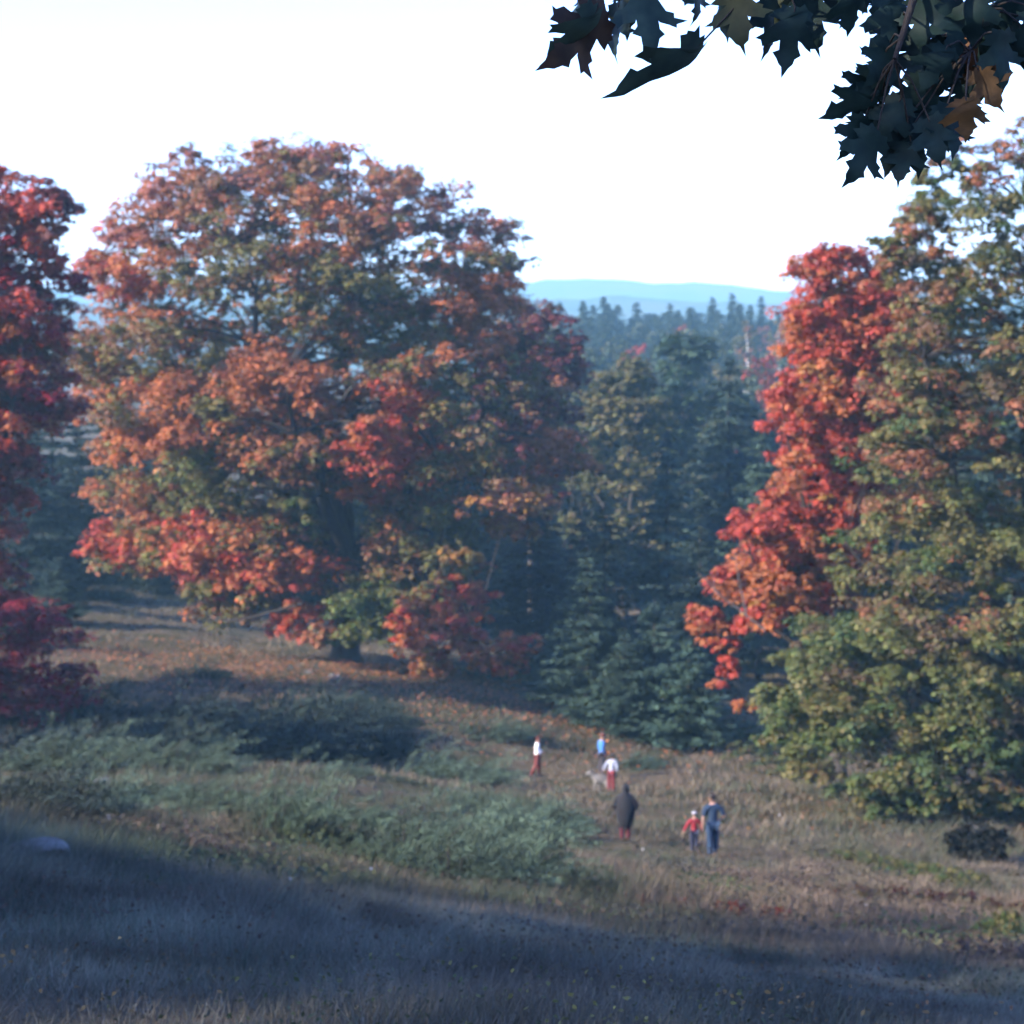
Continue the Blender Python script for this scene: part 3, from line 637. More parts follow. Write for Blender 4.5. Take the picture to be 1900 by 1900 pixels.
for i, (px, py, s) in enumerate([(50,1440,1),(110,1435,1.05),(190,1430,1.15),(270,1428,1.15),(345,1432,1.0)]):
    shrub(JUN[i % 3], px, py, ORD[i] + ' flat-topped juniper from the crimson maple in the row behind the mat', 'flat-topped juniper row', s * .9, s * random.uniform(.8, 1.2), (.62, .72, .68))
for i, (px, py, s) in enumerate([(620,1440,.6),(780,1445,1.0),(840,1448,1.05),(860,1500,.7),(880,1455,1.0)]):
    shrub(JUN[i % 3], px, py, ORD[i] + ' juniper on the tan grass, counting towards the white-shirted walker', 'junipers on the tan grass', s * .8, s, (.75, .88, .88))
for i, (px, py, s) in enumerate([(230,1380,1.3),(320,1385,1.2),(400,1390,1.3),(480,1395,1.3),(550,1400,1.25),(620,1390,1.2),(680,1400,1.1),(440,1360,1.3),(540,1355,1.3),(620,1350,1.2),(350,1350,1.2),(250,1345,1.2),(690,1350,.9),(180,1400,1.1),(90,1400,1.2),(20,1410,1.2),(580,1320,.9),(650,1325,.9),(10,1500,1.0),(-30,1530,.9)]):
    shrub((JUNF if py < 1450 else JUN)[i % 2], px, py, 'juniper tinted dark to stand for the long shadow of the tall crimson maple', 'junipers in the maple shadow', s, s * random.uniform(.8, 1.3), (.24, .31, .38))  # cast shadow painted in as a much darker tint
for px, py, s, lb in [(372,1256,.7,'small lone juniper on the sunlit slope below the orange maple'),(190,1110,1.0,'low green bush at the far end of the meadow'),(920,1370,.9,'dark juniper on the slope behind the white-shirted hiker'),(1185,1425,.7,'low juniper beside the blue-shirted hiker'),(930,1262,1.3,'shadowed juniper under the skirts of the orange maple'),(690,1330,.5,'little dark juniper on the leaf-strewn slope'),(740,1335,.35,'tiny dark juniper on the leaf-strewn slope'),(640,1310,.6,'upright juniper at the edge of the leaf-strewn slope')]:
    shrub(JUNF[0], px, py, lb, None, s * .9, s, (.55, .68, .7))

# leafy undergrowth
def bush_mesh(seed, cols, w=1.2, h=.9, n=16, leaf=.09, subs=8, per=16):
    r = np.random.default_rng(seed); cls = []
    for i in range(n):
        a = r.uniform(0, 6.28); q_ = r.random() ** .5
        cls.append((np.array((math.cos(a) * w * q_, math.sin(a) * w * .8 * q_, h * r.uniform(.25, .9) * (1 - .5 * q_))), .3 * r.uniform(.7, 1.3), np.array(cols[r.integers(len(cols))]), np.array(cols[r.integers(len(cols))])))
    tm = grow_limbs(np.zeros(3), .12, cls, .03, (0, 0), 5, r, 4); tm.name = 'stem'; tm.materials.append(M_BARK)
    p, nn, s, c = crown_leaves(cls, leaf, subs, per, r); v, qd, cc = leaf_quads(p, nn, s, c, 1.3, r=r)
    me = np_mesh('foliage', v, qd, cols=cc); me.materials.append(M_LEAF)
    return tm, me
BUSH = [bush_mesh(71, [C['green'], C['lime'] * .7, C['olive']]), bush_mesh(72, [C['brown'] * .6, C['maroon'] * .45, C['olive'] * .6]), bush_mesh(73, [C['dgreen'], C['olive'] * .7, C['green']], 1.6, 1.6, 22, .12)]
for i, (px, py, s) in enumerate([(1500,1592,.35),(1560,1592,.4),(1600,1600,.5),(1640,1612,.55),(1690,1625,.6),(1740,1636,.55),(1790,1645,.5)]):
    shrub(BUSH[0], px, py, ORD[i] + ' low green bramble on the slope, counting towards the black-looking bush', 'green brambles', s, s, name='bramble_bush')
for i, (px, py, s) in enumerate([(1640,1670,.5),(1700,1680,.55),(1760,1680,.55),(1830,1690,.5),(1880,1700,.5),(1590,1660,.4)]):
    shrub(BUSH[1], px, py, 'low purplish brown bramble on the slope in front of the green brambles', 'brown brambles', s, s * .8, name='bramble_bush')
for i, (px, py, s) in enumerate([(1360,1390,.9),(1400,1420,.9),(1440,1435,.8),(1330,1370,.9),(1300,1380,.7),(1240,1375,.7),(1420,1390,1.0),(1480,1445,.8)]):
    shrub(BUSH[2], px, py, 'dim green bush at the foot of the scarlet maple', 'bushes below the scarlet maple', s, s, name='leafy_bush')
for i, (px, py) in enumerate([(1355,1690),(1440,1700),(1180,1680),(1260,1685)]):
    shrub(BUSH[1], px, py, 'tuft of reddish weeds in the sunlit grass', 'reddish weeds', .22, .3, (2.2, .7, .7), name='weed')
shrub(BUSH[0], 1865, 1745, 'thin green sapling in the sunlit grass', None, .22, .75, name='sapling', cat='sapling')
shrub(BUSH[0], 1830, 1735, 'small green weed beside the thin sapling', None, .2, .4, name='weed')

DARKBUSH = bush_mesh(74, [C['dgreen'] * .25, C['dgreen'] * .18], 1.0, 1.0, 34, .085, 9, 22)  # backlit darkness of the bush put into near-black leaf colours
shrub(DARKBUSH, 1815, 1600, 'black-looking low bush on bare tan grass under the green maple', None, .85, 1.5, (.4, .4, .45), name='dark_bush')

# ------------------------------------------------------------------ rocks
def rock(px, py, sx, sy, sz, label, seed, d=None, sink=.3):
    bm = bmesh.new(); bmesh.ops.create_icosphere(bm, subdivisions=3, radius=1)
    r = np.random.default_rng(seed); k = r.normal(size=(5, 3)) * 1.5; ph = r.uniform(0, 6, 5); pn = unit(r.normal(size=(11, 3))); pd = r.uniform(.62, .92, 11)
    for v in bm.verts:
        c = np.array(v.co)
        for a_, d_ in zip(pn, pd):                       # broken faces
            e_ = float(a_ @ c) - d_
            if e_ > 0: c = c - a_ * e_
        f = 1 + sum(math.sin(float(k[i] @ c) + ph[i]) for i in range(5)) * .07
        v.co = Vector(c * f * (sx, sy, sz))
    me = bpy.data.meshes.new('boulder'); bm.to_mesh(me); bm.free()
    p = on_ground(px, py) if d is None else gpt(px, py, d)
    o = link_mesh('boulder', me, None, M_ROCK); o.location = (p[0], p[1], p[2] + sz * (1 - sink * 2)); o.rotation_euler = (0, 0, r.uniform(0, .6))
    tag(o, label, 'boulder')
rock(74, 1590, .20, .13, .085, 'long pale grey boulder on the grassy crest by the juniper mat', 1, d=15.5, sink=-.2)
rock(622, 1262, .42, .34, .2, 'pale boulder among fallen leaves under the orange maple', 2)
rock(575, 1250, .3, .25, .12, 'flat whitish stone beside the boulder under the orange maple', 3)
rock(190, 1462, .35, .3, .22, 'small pale stone between the juniper mat and the juniper row', 4)
rock(1706, 1530, .28, .2, .16, 'small bluish white stone under the green maple', 5)
rock(1800, 1540, .3, .25, .15, 'rounded grey boulder behind the black-looking bush', 6)

# ------------------------------------------------------------------ grass (stuff)
def blades(n, d0, d1, h, w, seed, px0=-220, px1=2120, lo=.5, near=False):
    r = np.random.default_rng(seed)
    d = np.sqrt(r.uniform(d0 ** 2, d1 ** 2, n)) if d1 < 30 else np.exp(r.uniform(math.log(d0), math.log(d1), n))
    u = r.uniform((px0 - 950) / F, (px1 - 950) / F, n)
    # tufts: blades gather round random tuft centres
    x = u * d; y = d
    k = r.integers(0, max(1, n // 13), n)
    tufted = r.random(n) < .7
    rad = (.05 * (d / 10) ** .8)[k]
    x = np.where(tufted, x[k] + r.normal(size=n) * rad, x); y = np.where(tufted, y[k] + r.normal(size=n) * rad, y)
    n1 = lattice_noise(x / 6, y / 9, 11); n2 = lattice_noise(x / 1.3, y / 2.2, 12); n3 = lattice_noise(x / 14, y / 20, 13)
    z = gz(x, y)
    hh = h * r.uniform(lo, 1.25, n) * (.45 + .8 * n2) * (.7 + .6 * n1)
    hh = hh * np.where(lattice_noise(x / 2.7, y / 4.5, 21) > .62, .45, 1.0)
    ax = r.normal(size=n) * .42 + .12; ay = r.normal(size=n) * .42
    tan = np.array((.125, .100, .075)); olv = np.array((.052, .058, .036)); pink = np.array((.112, .086, .062)); grn = np.array((.036, .050, .032))
    if near:
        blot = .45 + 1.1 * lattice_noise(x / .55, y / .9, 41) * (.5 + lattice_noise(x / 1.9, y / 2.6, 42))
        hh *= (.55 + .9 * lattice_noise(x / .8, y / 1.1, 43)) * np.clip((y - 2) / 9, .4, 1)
        ax = ax * 1.5; ay = ay * 1.5
    if near: tan = np.array((.135, .125, .098)); pink = np.array((.112, .114, .09)); olv = np.array((.074, .098, .07)); grn = np.array((.054, .086, .066))  # blue of the foreground shade put into cooler, brighter grass colours
    th = r.uniform(0, math.pi, n); ww = w * r.uniform(.6, 1.4, n) / 2
    v = np.empty((n, 3, 3))
    bx, by = np.cos(th) * ww, np.sin(th) * ww
    v[:, 0] = np.stack([x - bx, y - by, z - .04], -1); v[:, 1] = np.stack([x + bx, y + by, z - .04], -1)
    v[:, 2] = np.stack([x + ax * hh, y + ay * hh, z + hh], -1)
    n4 = lattice_noise(x / 1.1, y / 1.8, 17); n1 = .55 * n1 + .45 * n4
    a = np.clip((n1 - .34) * 3.0 + r.normal(size=n) * .3, 0, 1)[:, None]
    b = np.clip((n3 - .4) * 2.2, 0, 1)[:, None]
    col = (tan * (1 - b) + pink * b) * (1 - a) + (olv * (1 - b) + grn * b) * a
    col = col * np.exp(r.normal(size=(n, 1)) * .25)
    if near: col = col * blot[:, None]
    return v.reshape(-1, 3), np.arange(n * 3).reshape(n, 3), np.repeat(col, 3, axis=0)
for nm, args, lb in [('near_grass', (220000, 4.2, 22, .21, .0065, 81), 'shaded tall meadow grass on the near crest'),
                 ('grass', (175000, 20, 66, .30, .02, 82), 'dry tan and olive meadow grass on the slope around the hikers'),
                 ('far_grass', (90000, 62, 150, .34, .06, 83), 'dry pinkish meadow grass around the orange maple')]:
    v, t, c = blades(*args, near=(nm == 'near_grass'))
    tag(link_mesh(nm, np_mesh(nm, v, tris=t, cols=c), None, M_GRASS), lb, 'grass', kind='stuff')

# low broad-leaved weeds and a few pale asters among the grass
def weeds(n, seed, d0, d1, size, thr=.46):
    r = np.random.default_rng(seed)
    d = np.exp(r.uniform(math.log(d0), math.log(d1), n)); x = r.uniform(-.30, .30, n) * d
    k = r.integers(0, n // 30, n); rad = (.22 * (d / 20) ** .5)[k]
    x = x[k] + r.normal(size=n) * rad; y = d[k] + r.normal(size=n) * rad * 1.6
    keep = lattice_noise(x / 5, y / 7, 31) > thr; x = x[keep]; y = y[keep]; n = len(x)
    z = gz(x, y) + r.random(n) ** 1.6 * .30
    pal = np.array([(.030,.05,.022), (.045,.06,.024), (.06,.052,.03), (.062,.045,.032), (.045,.042,.03)])
    pid = (lattice_noise(x / 3.1, y / 5, 33) * 4.99).astype(int)
    cc = pal[pid] * np.exp(r.normal(size=(n, 1)) * .25)
    fl = (r.random(n) < .0012) & (y > 20); cc[fl] = (.6, .6, .6)
    return leaf_quads(np.stack([x, y, z], -1), r.normal(size=(n, 3)) * .5 + (0, -.2, 1), size * r.uniform(.6, 1.4, n) * np.clip(y / 30, .2, 9) ** .4 * np.where(fl, .8, 1), cc, 1.7, r=r)
v, q, c = weeds(52000, 95, 24, 120, .085)
v2, q2, c2 = weeds(11000, 96, 6, 24, .035, .5)
v, q, c = np.concatenate([v, v2]), np.concatenate([q, q2 + len(v)]), np.concatenate([c, c2])
tag(link_mesh('meadow_weeds', np_mesh('meadow_weeds', v, q, cols=c), None, M_LEAF), 'low green and brown weeds mixed into the meadow grass', 'weeds', kind='stuff')

# fallen leaves under the orange maple and across the slope
def litter(n, seed, cx, cy, sx, sy, size, cols):
    r = np.random.default_rng(seed)
    x = cx + r.normal(size=n) * sx; y = cy + r.normal(size=n) * sy
    z = gz(x, y) + r.uniform(.03, .28, n)
    cc = np.array(cols)[r.integers(len(cols), size=n)] * np.exp(r.normal(size=(n, 1)) * .25)
    return leaf_quads(np.stack([x, y, z], -1), r.normal(size=(n, 3)) * .35 + (0, 0, 1), size * r.uniform(.7, 1.3, n), cc, 1.1, r=r)
parts = [litter(9000, 91, -11, 104, 7, 6, .13, [C['orange'], C['tan'], C['rust'], C['brown']]), litter(2500, 92, 2, 98, 6, 6, .14, [C['orange'], C['rust'], C['tan']]), litter(500, 93, 14, 70, 5, 4, .09, [C['gold'], C['rust'], C['tan']])]
off = 0; V, Q, CC = [], [], []
for v, q, c in parts: V.append(v); Q.append(q + off); CC.append(c); off += len(v)
tag(link_mesh('fallen_leaves', np_mesh('fallen_leaves', np.concatenate(V), np.concatenate(Q), cols=np.concatenate(CC)), None, M_LEAF), 'orange and tan leaves fallen on the grass below the maples', 'leaves', kind='stuff')

# dead branches
def dead_branch(label, segs):
    T = Tubes()
    pts0 = np.array(segs[0][0][0])
    for pts, r0 in segs: T.add(np.array(pts) - pts0, np.linspace(r0, r0 * .4, len(pts)), 6)
    o = link_mesh('dead_branch', T.mesh('dead_branch'), None, M_DEAD if 'grey' in label else M_BARK); o.location = pts0
    tag(o, label, 'branch')
def pl(d, *pp): return [tuple(P(a, b, d)) for a, b in pp]
dead_branch('bare grey dead branch poking out beside the scarlet maple', [(pl(76.5, (1420,1170),(1370,1130),(1330,1100),(1310,1075),(1293,1062)), .035), (pl(76.5, (1330,1100),(1322,1080),(1330,1062)), .02), (pl(76.5, (1385,1140),(1372,1080),(1362,1020)), .03)])
dead_branch('bare dark crooked branch sagging below the orange maple', [(pl(106, (560,1120),(470,1145),(420,1152),(392,1148),(378,1132)), .09)])

# ------------------------------------------------------------------ people and the dog
def cloth(name, c, rough=.85):
    d = np.array(c) * .6
    return noise_material(name, [tuple(d * .8), tuple(d), tuple(np.minimum(d * 1.15, .95))], 14, rough, .3, 60)
M_SKIN = cloth('skin', (.55, .33, .25), .6); M_SHOE = cloth('shoe_leather', (.03, .024, .02), .6)
M_EYE = cloth('eye', (.02, .015, .012), .3)

def skin_mesh(joints, edges, subdiv=1):
    """joints: name -> (x,y,z,rx[,ry]); grown with a Skin modifier"""
    names = list(joints); me = bpy.data.meshes.new('skin_tmp')
    me.from_pydata([joints[n][:3] for n in names], [(names.index(a), names.index(b)) for a, b in edges], [])
    o = bpy.data.objects.new('skin_tmp', me); COL.objects.link(o)
    o.modifiers.new('s', 'SKIN')
    if not me.skin_vertices:
        bm = bmesh.new(); bm.from_mesh(me); bm.verts.layers.skin.verify(); bm.to_mesh(me); bm.free()
    sv = me.skin_vertices[0].data
    for i, n in enumerate(names):
        j = joints[n]; sv[i].radius = (j[3], j[4] if len(j) > 4 else j[3]); sv[i].use_root = (i == 0)
    m2 = o.modifiers.new('u', 'SUBSURF'); m2.levels = subdiv; m2.render_levels = subdiv
    dg = bpy.context.evaluated_depsgraph_get(); dg.update()
    res = bpy.data.meshes.new_from_object(o.evaluated_get(dg))
    bpy.data.objects.remove(o); bpy.data.meshes.remove(me)
    return res

def ellipsoid(bm, c, r, seg=12, cut=None, rot=None):
    mat = Matrix.Translation(c) @ (rot or Matrix()) @ Matrix.Diagonal((*r, 1))
    g = bmesh.ops.create_uvsphere(bm, u_segments=seg, v_segments=max(6, seg * 2 // 3), radius=1, matrix=mat)
    if cut:
        kill = [v for v in g['verts'] if cut(Vector(v.co) - Vector(c))]
        bmesh.ops.delete(bm, geom=kill, context='VERTS')

def finish(bm, name, parent, mat, smooth=True):
    me = bpy.data.meshes.new(name); bm.to_mesh(me); bm.free()
    if smooth: me.polygons.foreach_set('use_smooth', np.ones(len(me.polygons), bool))
    return link_mesh(name, me, parent, mat)

def person(px, py, d, height, rz, label, shirt, trousers, hair, pose, long_sleeve=True, coat=None, hat=None, shoes=True, shirt_hem=.0, group='people walking in the meadow'):
    root = thing('person', tuple(gpt(px, py, d)), label, 'person', group, rz)
    k = height / 1.75; root.scale = (k, k, k)
    ln = pose.get('lean', 0.0)            # forward lean of the trunk
    def tr(x, y, z):                      # bend above the hips
        dz = z - .95; return (x, y + math.sin(ln) * dz, .95 + math.cos(ln) * dz) if dz > 0 else (x, y, z)
    hd = pose.get('head', (0, .02))       # head offset
    J = {'pelvis': (0, 0, .95, .135, .10), 'spine': (*tr(0, 0, 1.12), .12, .09), 'chest': (*tr(0, 0, 1.32), .145, .10), 'collar': (*tr(0, 0, 1.45), .09, .07),
         'neck': (*tr(0, .01, 1.52), .05), 'jaw': (*tr(hd[0] * .6, .03 + hd[1] * .6, 1.58), .062, .07), 'brow': (*tr(hd[0], .03 + hd[1], 1.66), .074, .088), 'crown': (*tr(hd[0], .015 + hd[1], 1.735), .05, .06)}
    E = [('pelvis', 'spine'), ('spine', 'chest'), ('chest', 'collar'), ('collar', 'neck'), ('neck', 'jaw'), ('jaw', 'brow'), ('brow', 'crown')]
    A = {}; fingers = []
    for s, sd in ((-1, 'l'), (1, 'r')):
        sh = tr(s * .185, 0, 1.42); el = pose.get('elbow_' + sd, (s * .25, -.03, 1.14)); wr = pose.get('wrist_' + sd, (s * .25, .06, .90))
        el = tr(*el); wr = tr(*wr)
        dv = unit(np.array(wr) - np.array(el)); pm = np.array(wr) + dv * .07; pe = np.array(wr) + dv * .09
        J.update({'sh' + sd: (*sh, .06), 'el' + sd: (*el, .042), 'wr' + sd: (*wr, .028), 'pm' + sd: (*pm, .034, .02)})
        E += [('collar', 'sh' + sd), ('sh' + sd, 'el' + sd), ('el' + sd, 'wr' + sd), ('wr' + sd, 'pm' + sd)]
        side = unit(np.cross(dv, (s * 1.0, .2, .1)))
        for i, (o, L) in enumerate([(-.03, .065), (-.01, .08), (.011, .075), (.03, .055)]):
            a = pe - dv * .02 + side * o; b = a + dv * L * .55; c = b + dv * L * .42 + np.array((-s * .02, 0, 0))
            fingers.append((a, b, c))
        a = np.array(wr) + dv * .03 + side * .03; fingers.append((a, a + side * .03 + dv * .03, a + side * .035 + dv * .065))
        hp = (s * .09, 0, .92); kn = pose.get('knee_' + sd, (s * .1, .02, .5)); an = pose.get('ankle_' + sd, (s * .1, -.02, .085))
        J.update({'hp' + sd: (*hp, .09), 'kn' + sd: (*kn, .06), 'an' + sd: (*an, .042), 'to' + sd: (an[0] + s * .02, an[1] + .17, .04, .042, .03)})
        E += [('pelvis', 'hp' + sd), ('hp' + sd, 'kn' + sd), ('kn' + sd, 'an' + sd), ('an' + sd, 'to' + sd)]
    bm = bmesh.new()
    me = skin_mesh(J, E, 2); bm.from_mesh(me); bpy.data.meshes.remove(me)
    for a, b, c in fingers:
        fm = skin_mesh({'a': (*a, .0095), 'b': (*b, .009), 'c': (*c, .0075)}, [('a', 'b'), ('b', 'c')], 1); bm.from_mesh(fm); bpy.data.meshes.remove(fm)
    br = Vector(J['brow'][:3]); ft = pose.get('look', 0.0); rot = Matrix.Rotation(ft, 4, 'Z')
    def hp_(x, y, z): return br + rot @ Vector((x, y, z))
    ellipsoid(bm, hp_(0, .092, -.035), (.013, .02, .022), 8, rot=rot)              # nose
    for s in (-1, 1): ellipsoid(bm, hp_(s * .078, -.005, -.03), (.012, .02, .03), 8, rot=rot)   # ears
    ellipsoid(bm, hp_(0, .078, -.078), (.026, .012, .007), 8, rot=rot)             # lips
    finish(bm, 'body', root, M_SKIN)
    for s in (-1, 1):
        b2 = bmesh.new(); ellipsoid(b2, hp_(s * .031, .080, -.005), (.012, .009, .008), 8, rot=rot); finish(b2, 'eye', root, M_EYE)
    # clothes grown on the same skeleton, a little larger
    def grown(keys, edges, add, over=None):
        jj = {}
        for n in keys:
            j = J[n]; r2 = j[4] if len(j) > 4 else j[3]; jj[n] = (*j[:3], j[3] + add, r2 + add)
        if over: jj.update(over)
        bm = bmesh.new(); me = skin_mesh(jj, edges, 2); bm.from_mesh(me); bpy.data.meshes.remove(me); return bm
    hem = tuple(tr(0, 0, .90 - shirt_hem)) + (.165, .13)
    keys = ['spine', 'chest', 'collar', 'neck', 'shl', 'shr', 'ell', 'elr'] + (['wrl', 'wrr'] if long_sleeve else [])
    ed = [('spine', 'chest'), ('chest', 'collar'), ('collar', 'neck'), ('collar', 'shl'), ('collar', 'shr'), ('shl', 'ell'), ('shr', 'elr'), ('spine', 'hem')] + ([('ell', 'wrl'), ('elr', 'wrr')] if long_sleeve else [])
    finish(grown(keys, ed, .028, {'hem': hem, 'neck': (*tr(0, .005, 1.50), .066, .066)}), 'shirt', root, shirt)
    finish(grown(['pelvis', 'hpl', 'hpr', 'knl', 'knr', 'anl', 'anr'], [('pelvis', 'hpl'), ('pelvis', 'hpr'), ('hpl', 'knl'), ('hpr', 'knr'), ('knl', 'anl'), ('knr', 'anr')], .028), 'trousers', root, trousers)
    for sd in 'lr':
        a, t = J['an' + sd], J['to' + sd]
        finish_b = bmesh.new(); me = skin_mesh({'a': (a[0], a[1] - .02, .05, .05, .045), 'b': (a[0], a[1] + .06, .05, .05, .045), 't': (t[0], t[1] + .03, .04, .045, .035)}, [('a', 'b'), ('b', 't')], 2)
        finish_b.from_mesh(me); bpy.data.meshes.remove(me); finish(finish_b, 'shoe', root, M_SHOE)
    hb = bmesh.new()
    inv = rot.inverted()
    ellipsoid(hb, hp_(0, -.008, .018), (.098, .112, .108), 16, cut=lambda v: (inv @ v).y > .045 and v.z < .045 or v.z < -.085, rot=rot)
    finish(hb, 'hair', root, hair)
    if hat:
        b3 = bmesh.new(); ellipsoid(b3, hp_(0, 0, .05), (.105, .118, .085), 16, cut=lambda v: v.z < -.02, rot=rot)
        ellipsoid(b3, hp_(0, .10, .035), (.08, .075, .012), 12, rot=rot); finish(b3, 'cap', root, hat)
    if coat:
        rings = [(.46, .19, .16), (.6, .225, .18), (.75, .27, .20), (.9, .305, .21), (1.05, .32, .21), (1.2, .31, .20), (1.34, .275, .18), (1.45, .205, .15), (1.53, .13, .12), (1.6, .105, .105)]
        V, Fc = [], []; n = 20
        for i, (z, a, b) in enumerate(rings):
            c = tr(0, 0, z)
            for j in range(n):
                th = j * 2 * math.pi / n; wv = 1 + (.05 * math.sin(th * 5 + z * 3) if z < 1 else 0)
                V.append((c[0] + math.cos(th) * a * wv, c[1] + math.sin(th) * b * wv, c[2]))
        for i in range(len(rings) - 1):
            for j in range(n): Fc.append((i * n + j, i * n + (j + 1) % n, (i + 1) * n + (j + 1) % n, (i + 1) * n + j))
        cm = bpy.data.meshes.new('coat'); cm.from_pydata(V, [], Fc); cb = bmesh.new(); cb.from_mesh(cm); bpy.data.meshes.remove(cm)
        for sd in 'lr':
            s, e, w = J['sh' + sd], J['el' + sd], J['wr' + sd]
            me = skin_mesh({'s': (*s[:3], .10), 'e': (*e[:3], .095), 'w': (*w[:3], .08)}, [('s', 'e'), ('e', 'w')], 2); cb.from_mesh(me); bpy.data.meshes.remove(me)
        finish(cb, 'coat', root, coat)
        b4 = bmesh.new(); ellipsoid(b4, hp_(0, -.02, .0), (.12, .13, .15), 16, cut=lambda v: (inv @ v).y > .08, rot=rot); finish(b4, 'hood', root, coat)
    return root

dark_hair = cloth('dark_hair', (.022, .016, .013), .6); brown_hair = cloth('brown_hair', (.09, .04, .025), .6)
person(997, 1443, 84, 1.62, R(-90), 'person in a white shirt and brick-red trousers holding out one hand', cloth('white_shirt', (1.3, 1.3, 1.3)), cloth('brick_trousers', (.2, .045, .04)), cloth('auburn_hair', (.10, .025, .02)),
       dict(knee_l=(-.1, .09, .5), ankle_l=(-.1, .06, .085), knee_r=(.1, -.06, .5), ankle_r=(.1, -.30, .10), elbow_r=(.25, -.06, 1.15), wrist_r=(.22, .17, 1.10), elbow_l=(-.25, -.02, 1.15), wrist_l=(-.22, .22, 1.06)))
person(1116, 1443, 84, 1.70, R(-70), 'person in a bright blue jacket, dark trousers and reddish brown cap', cloth('blue_jacket', (.06, .22, .60)), cloth('dark_trousers', (.05, .045, .06)), brown_hair,
       dict(elbow_r=(.25, -.08, 1.16), wrist_r=(.2, .08, .95), elbow_l=(-.24, -.02, 1.15), wrist_l=(-.2, .12, .95), look=R(-15)), hat=cloth('brown_cap', (.16, .05, .04)), shirt_hem=.08)
person(1134, 1478, 76, 1.36, R(-20), 'child in a pale shirt and red trousers beside the pale dog', cloth('pale_shirt', (.36, .40, .50)), cloth('red_trousers', (.2, .03, .04)), dark_hair,
       dict(lean=R(16), head=(.03, .02), elbow_l=(-.33, .04, 1.18), wrist_l=(-.40, .06, .98), elbow_r=(.28, -.04, 1.16), wrist_r=(.27, .08, .96)), shirt_hem=.10)
person(1160, 1563, 60, 1.60, R(-4), 'person in a long black hooded coat and dark red trousers', cloth('black_sweater', (.02, .02, .024)), cloth('maroon_trousers', (.11, .018, .03)), dark_hair,
       dict(lean=R(5), elbow_l=(-.36, -.04, 1.14), wrist_l=(-.25, .14, .98), elbow_r=(.36, -.04, 1.14), wrist_r=(.25, .14, .98)), coat=cloth('black_coat', (.010, .010, .014)))
person(1288, 1570, 59.5, 1.18, R(4), 'small child in a red jacket and pale cap beside the person in navy', cloth('red_jacket', (.28, .018, .03)), cloth('navy_trousers', (.03, .035, .07)), brown_hair,
       dict(elbow_l=(-.34, .0, 1.16), wrist_l=(-.44, .03, .95), elbow_r=(.30, .0, 1.16), wrist_r=(.33, .04, .94), knee_l=(-.09, .06, .5), ankle_l=(-.09, .03, .085)), hat=cloth('pale_cap', (.5, .5, .55)))
person(1322, 1584, 58, 1.76, R(6), 'bare-armed person in a navy T-shirt and blue jeans looking down', cloth('navy_shirt', (.016, .04, .085)), cloth('blue_jeans', (.018, .045, .095)), dark_hair,
       dict(look=R(62), head=(-.025, .02), elbow_l=(-.27, -.02, 1.14), wrist_l=(-.27, .06, .88), elbow_r=(.31, -.05, 1.16), wrist_r=(.24, .12, 1.04), knee_r=(.1, .07, .5), ankle_r=(.1, .10, .085), knee_l=(-.09, -.02, .5), ankle_l=(-.09, -.16, .09)), long_sleeve=False)

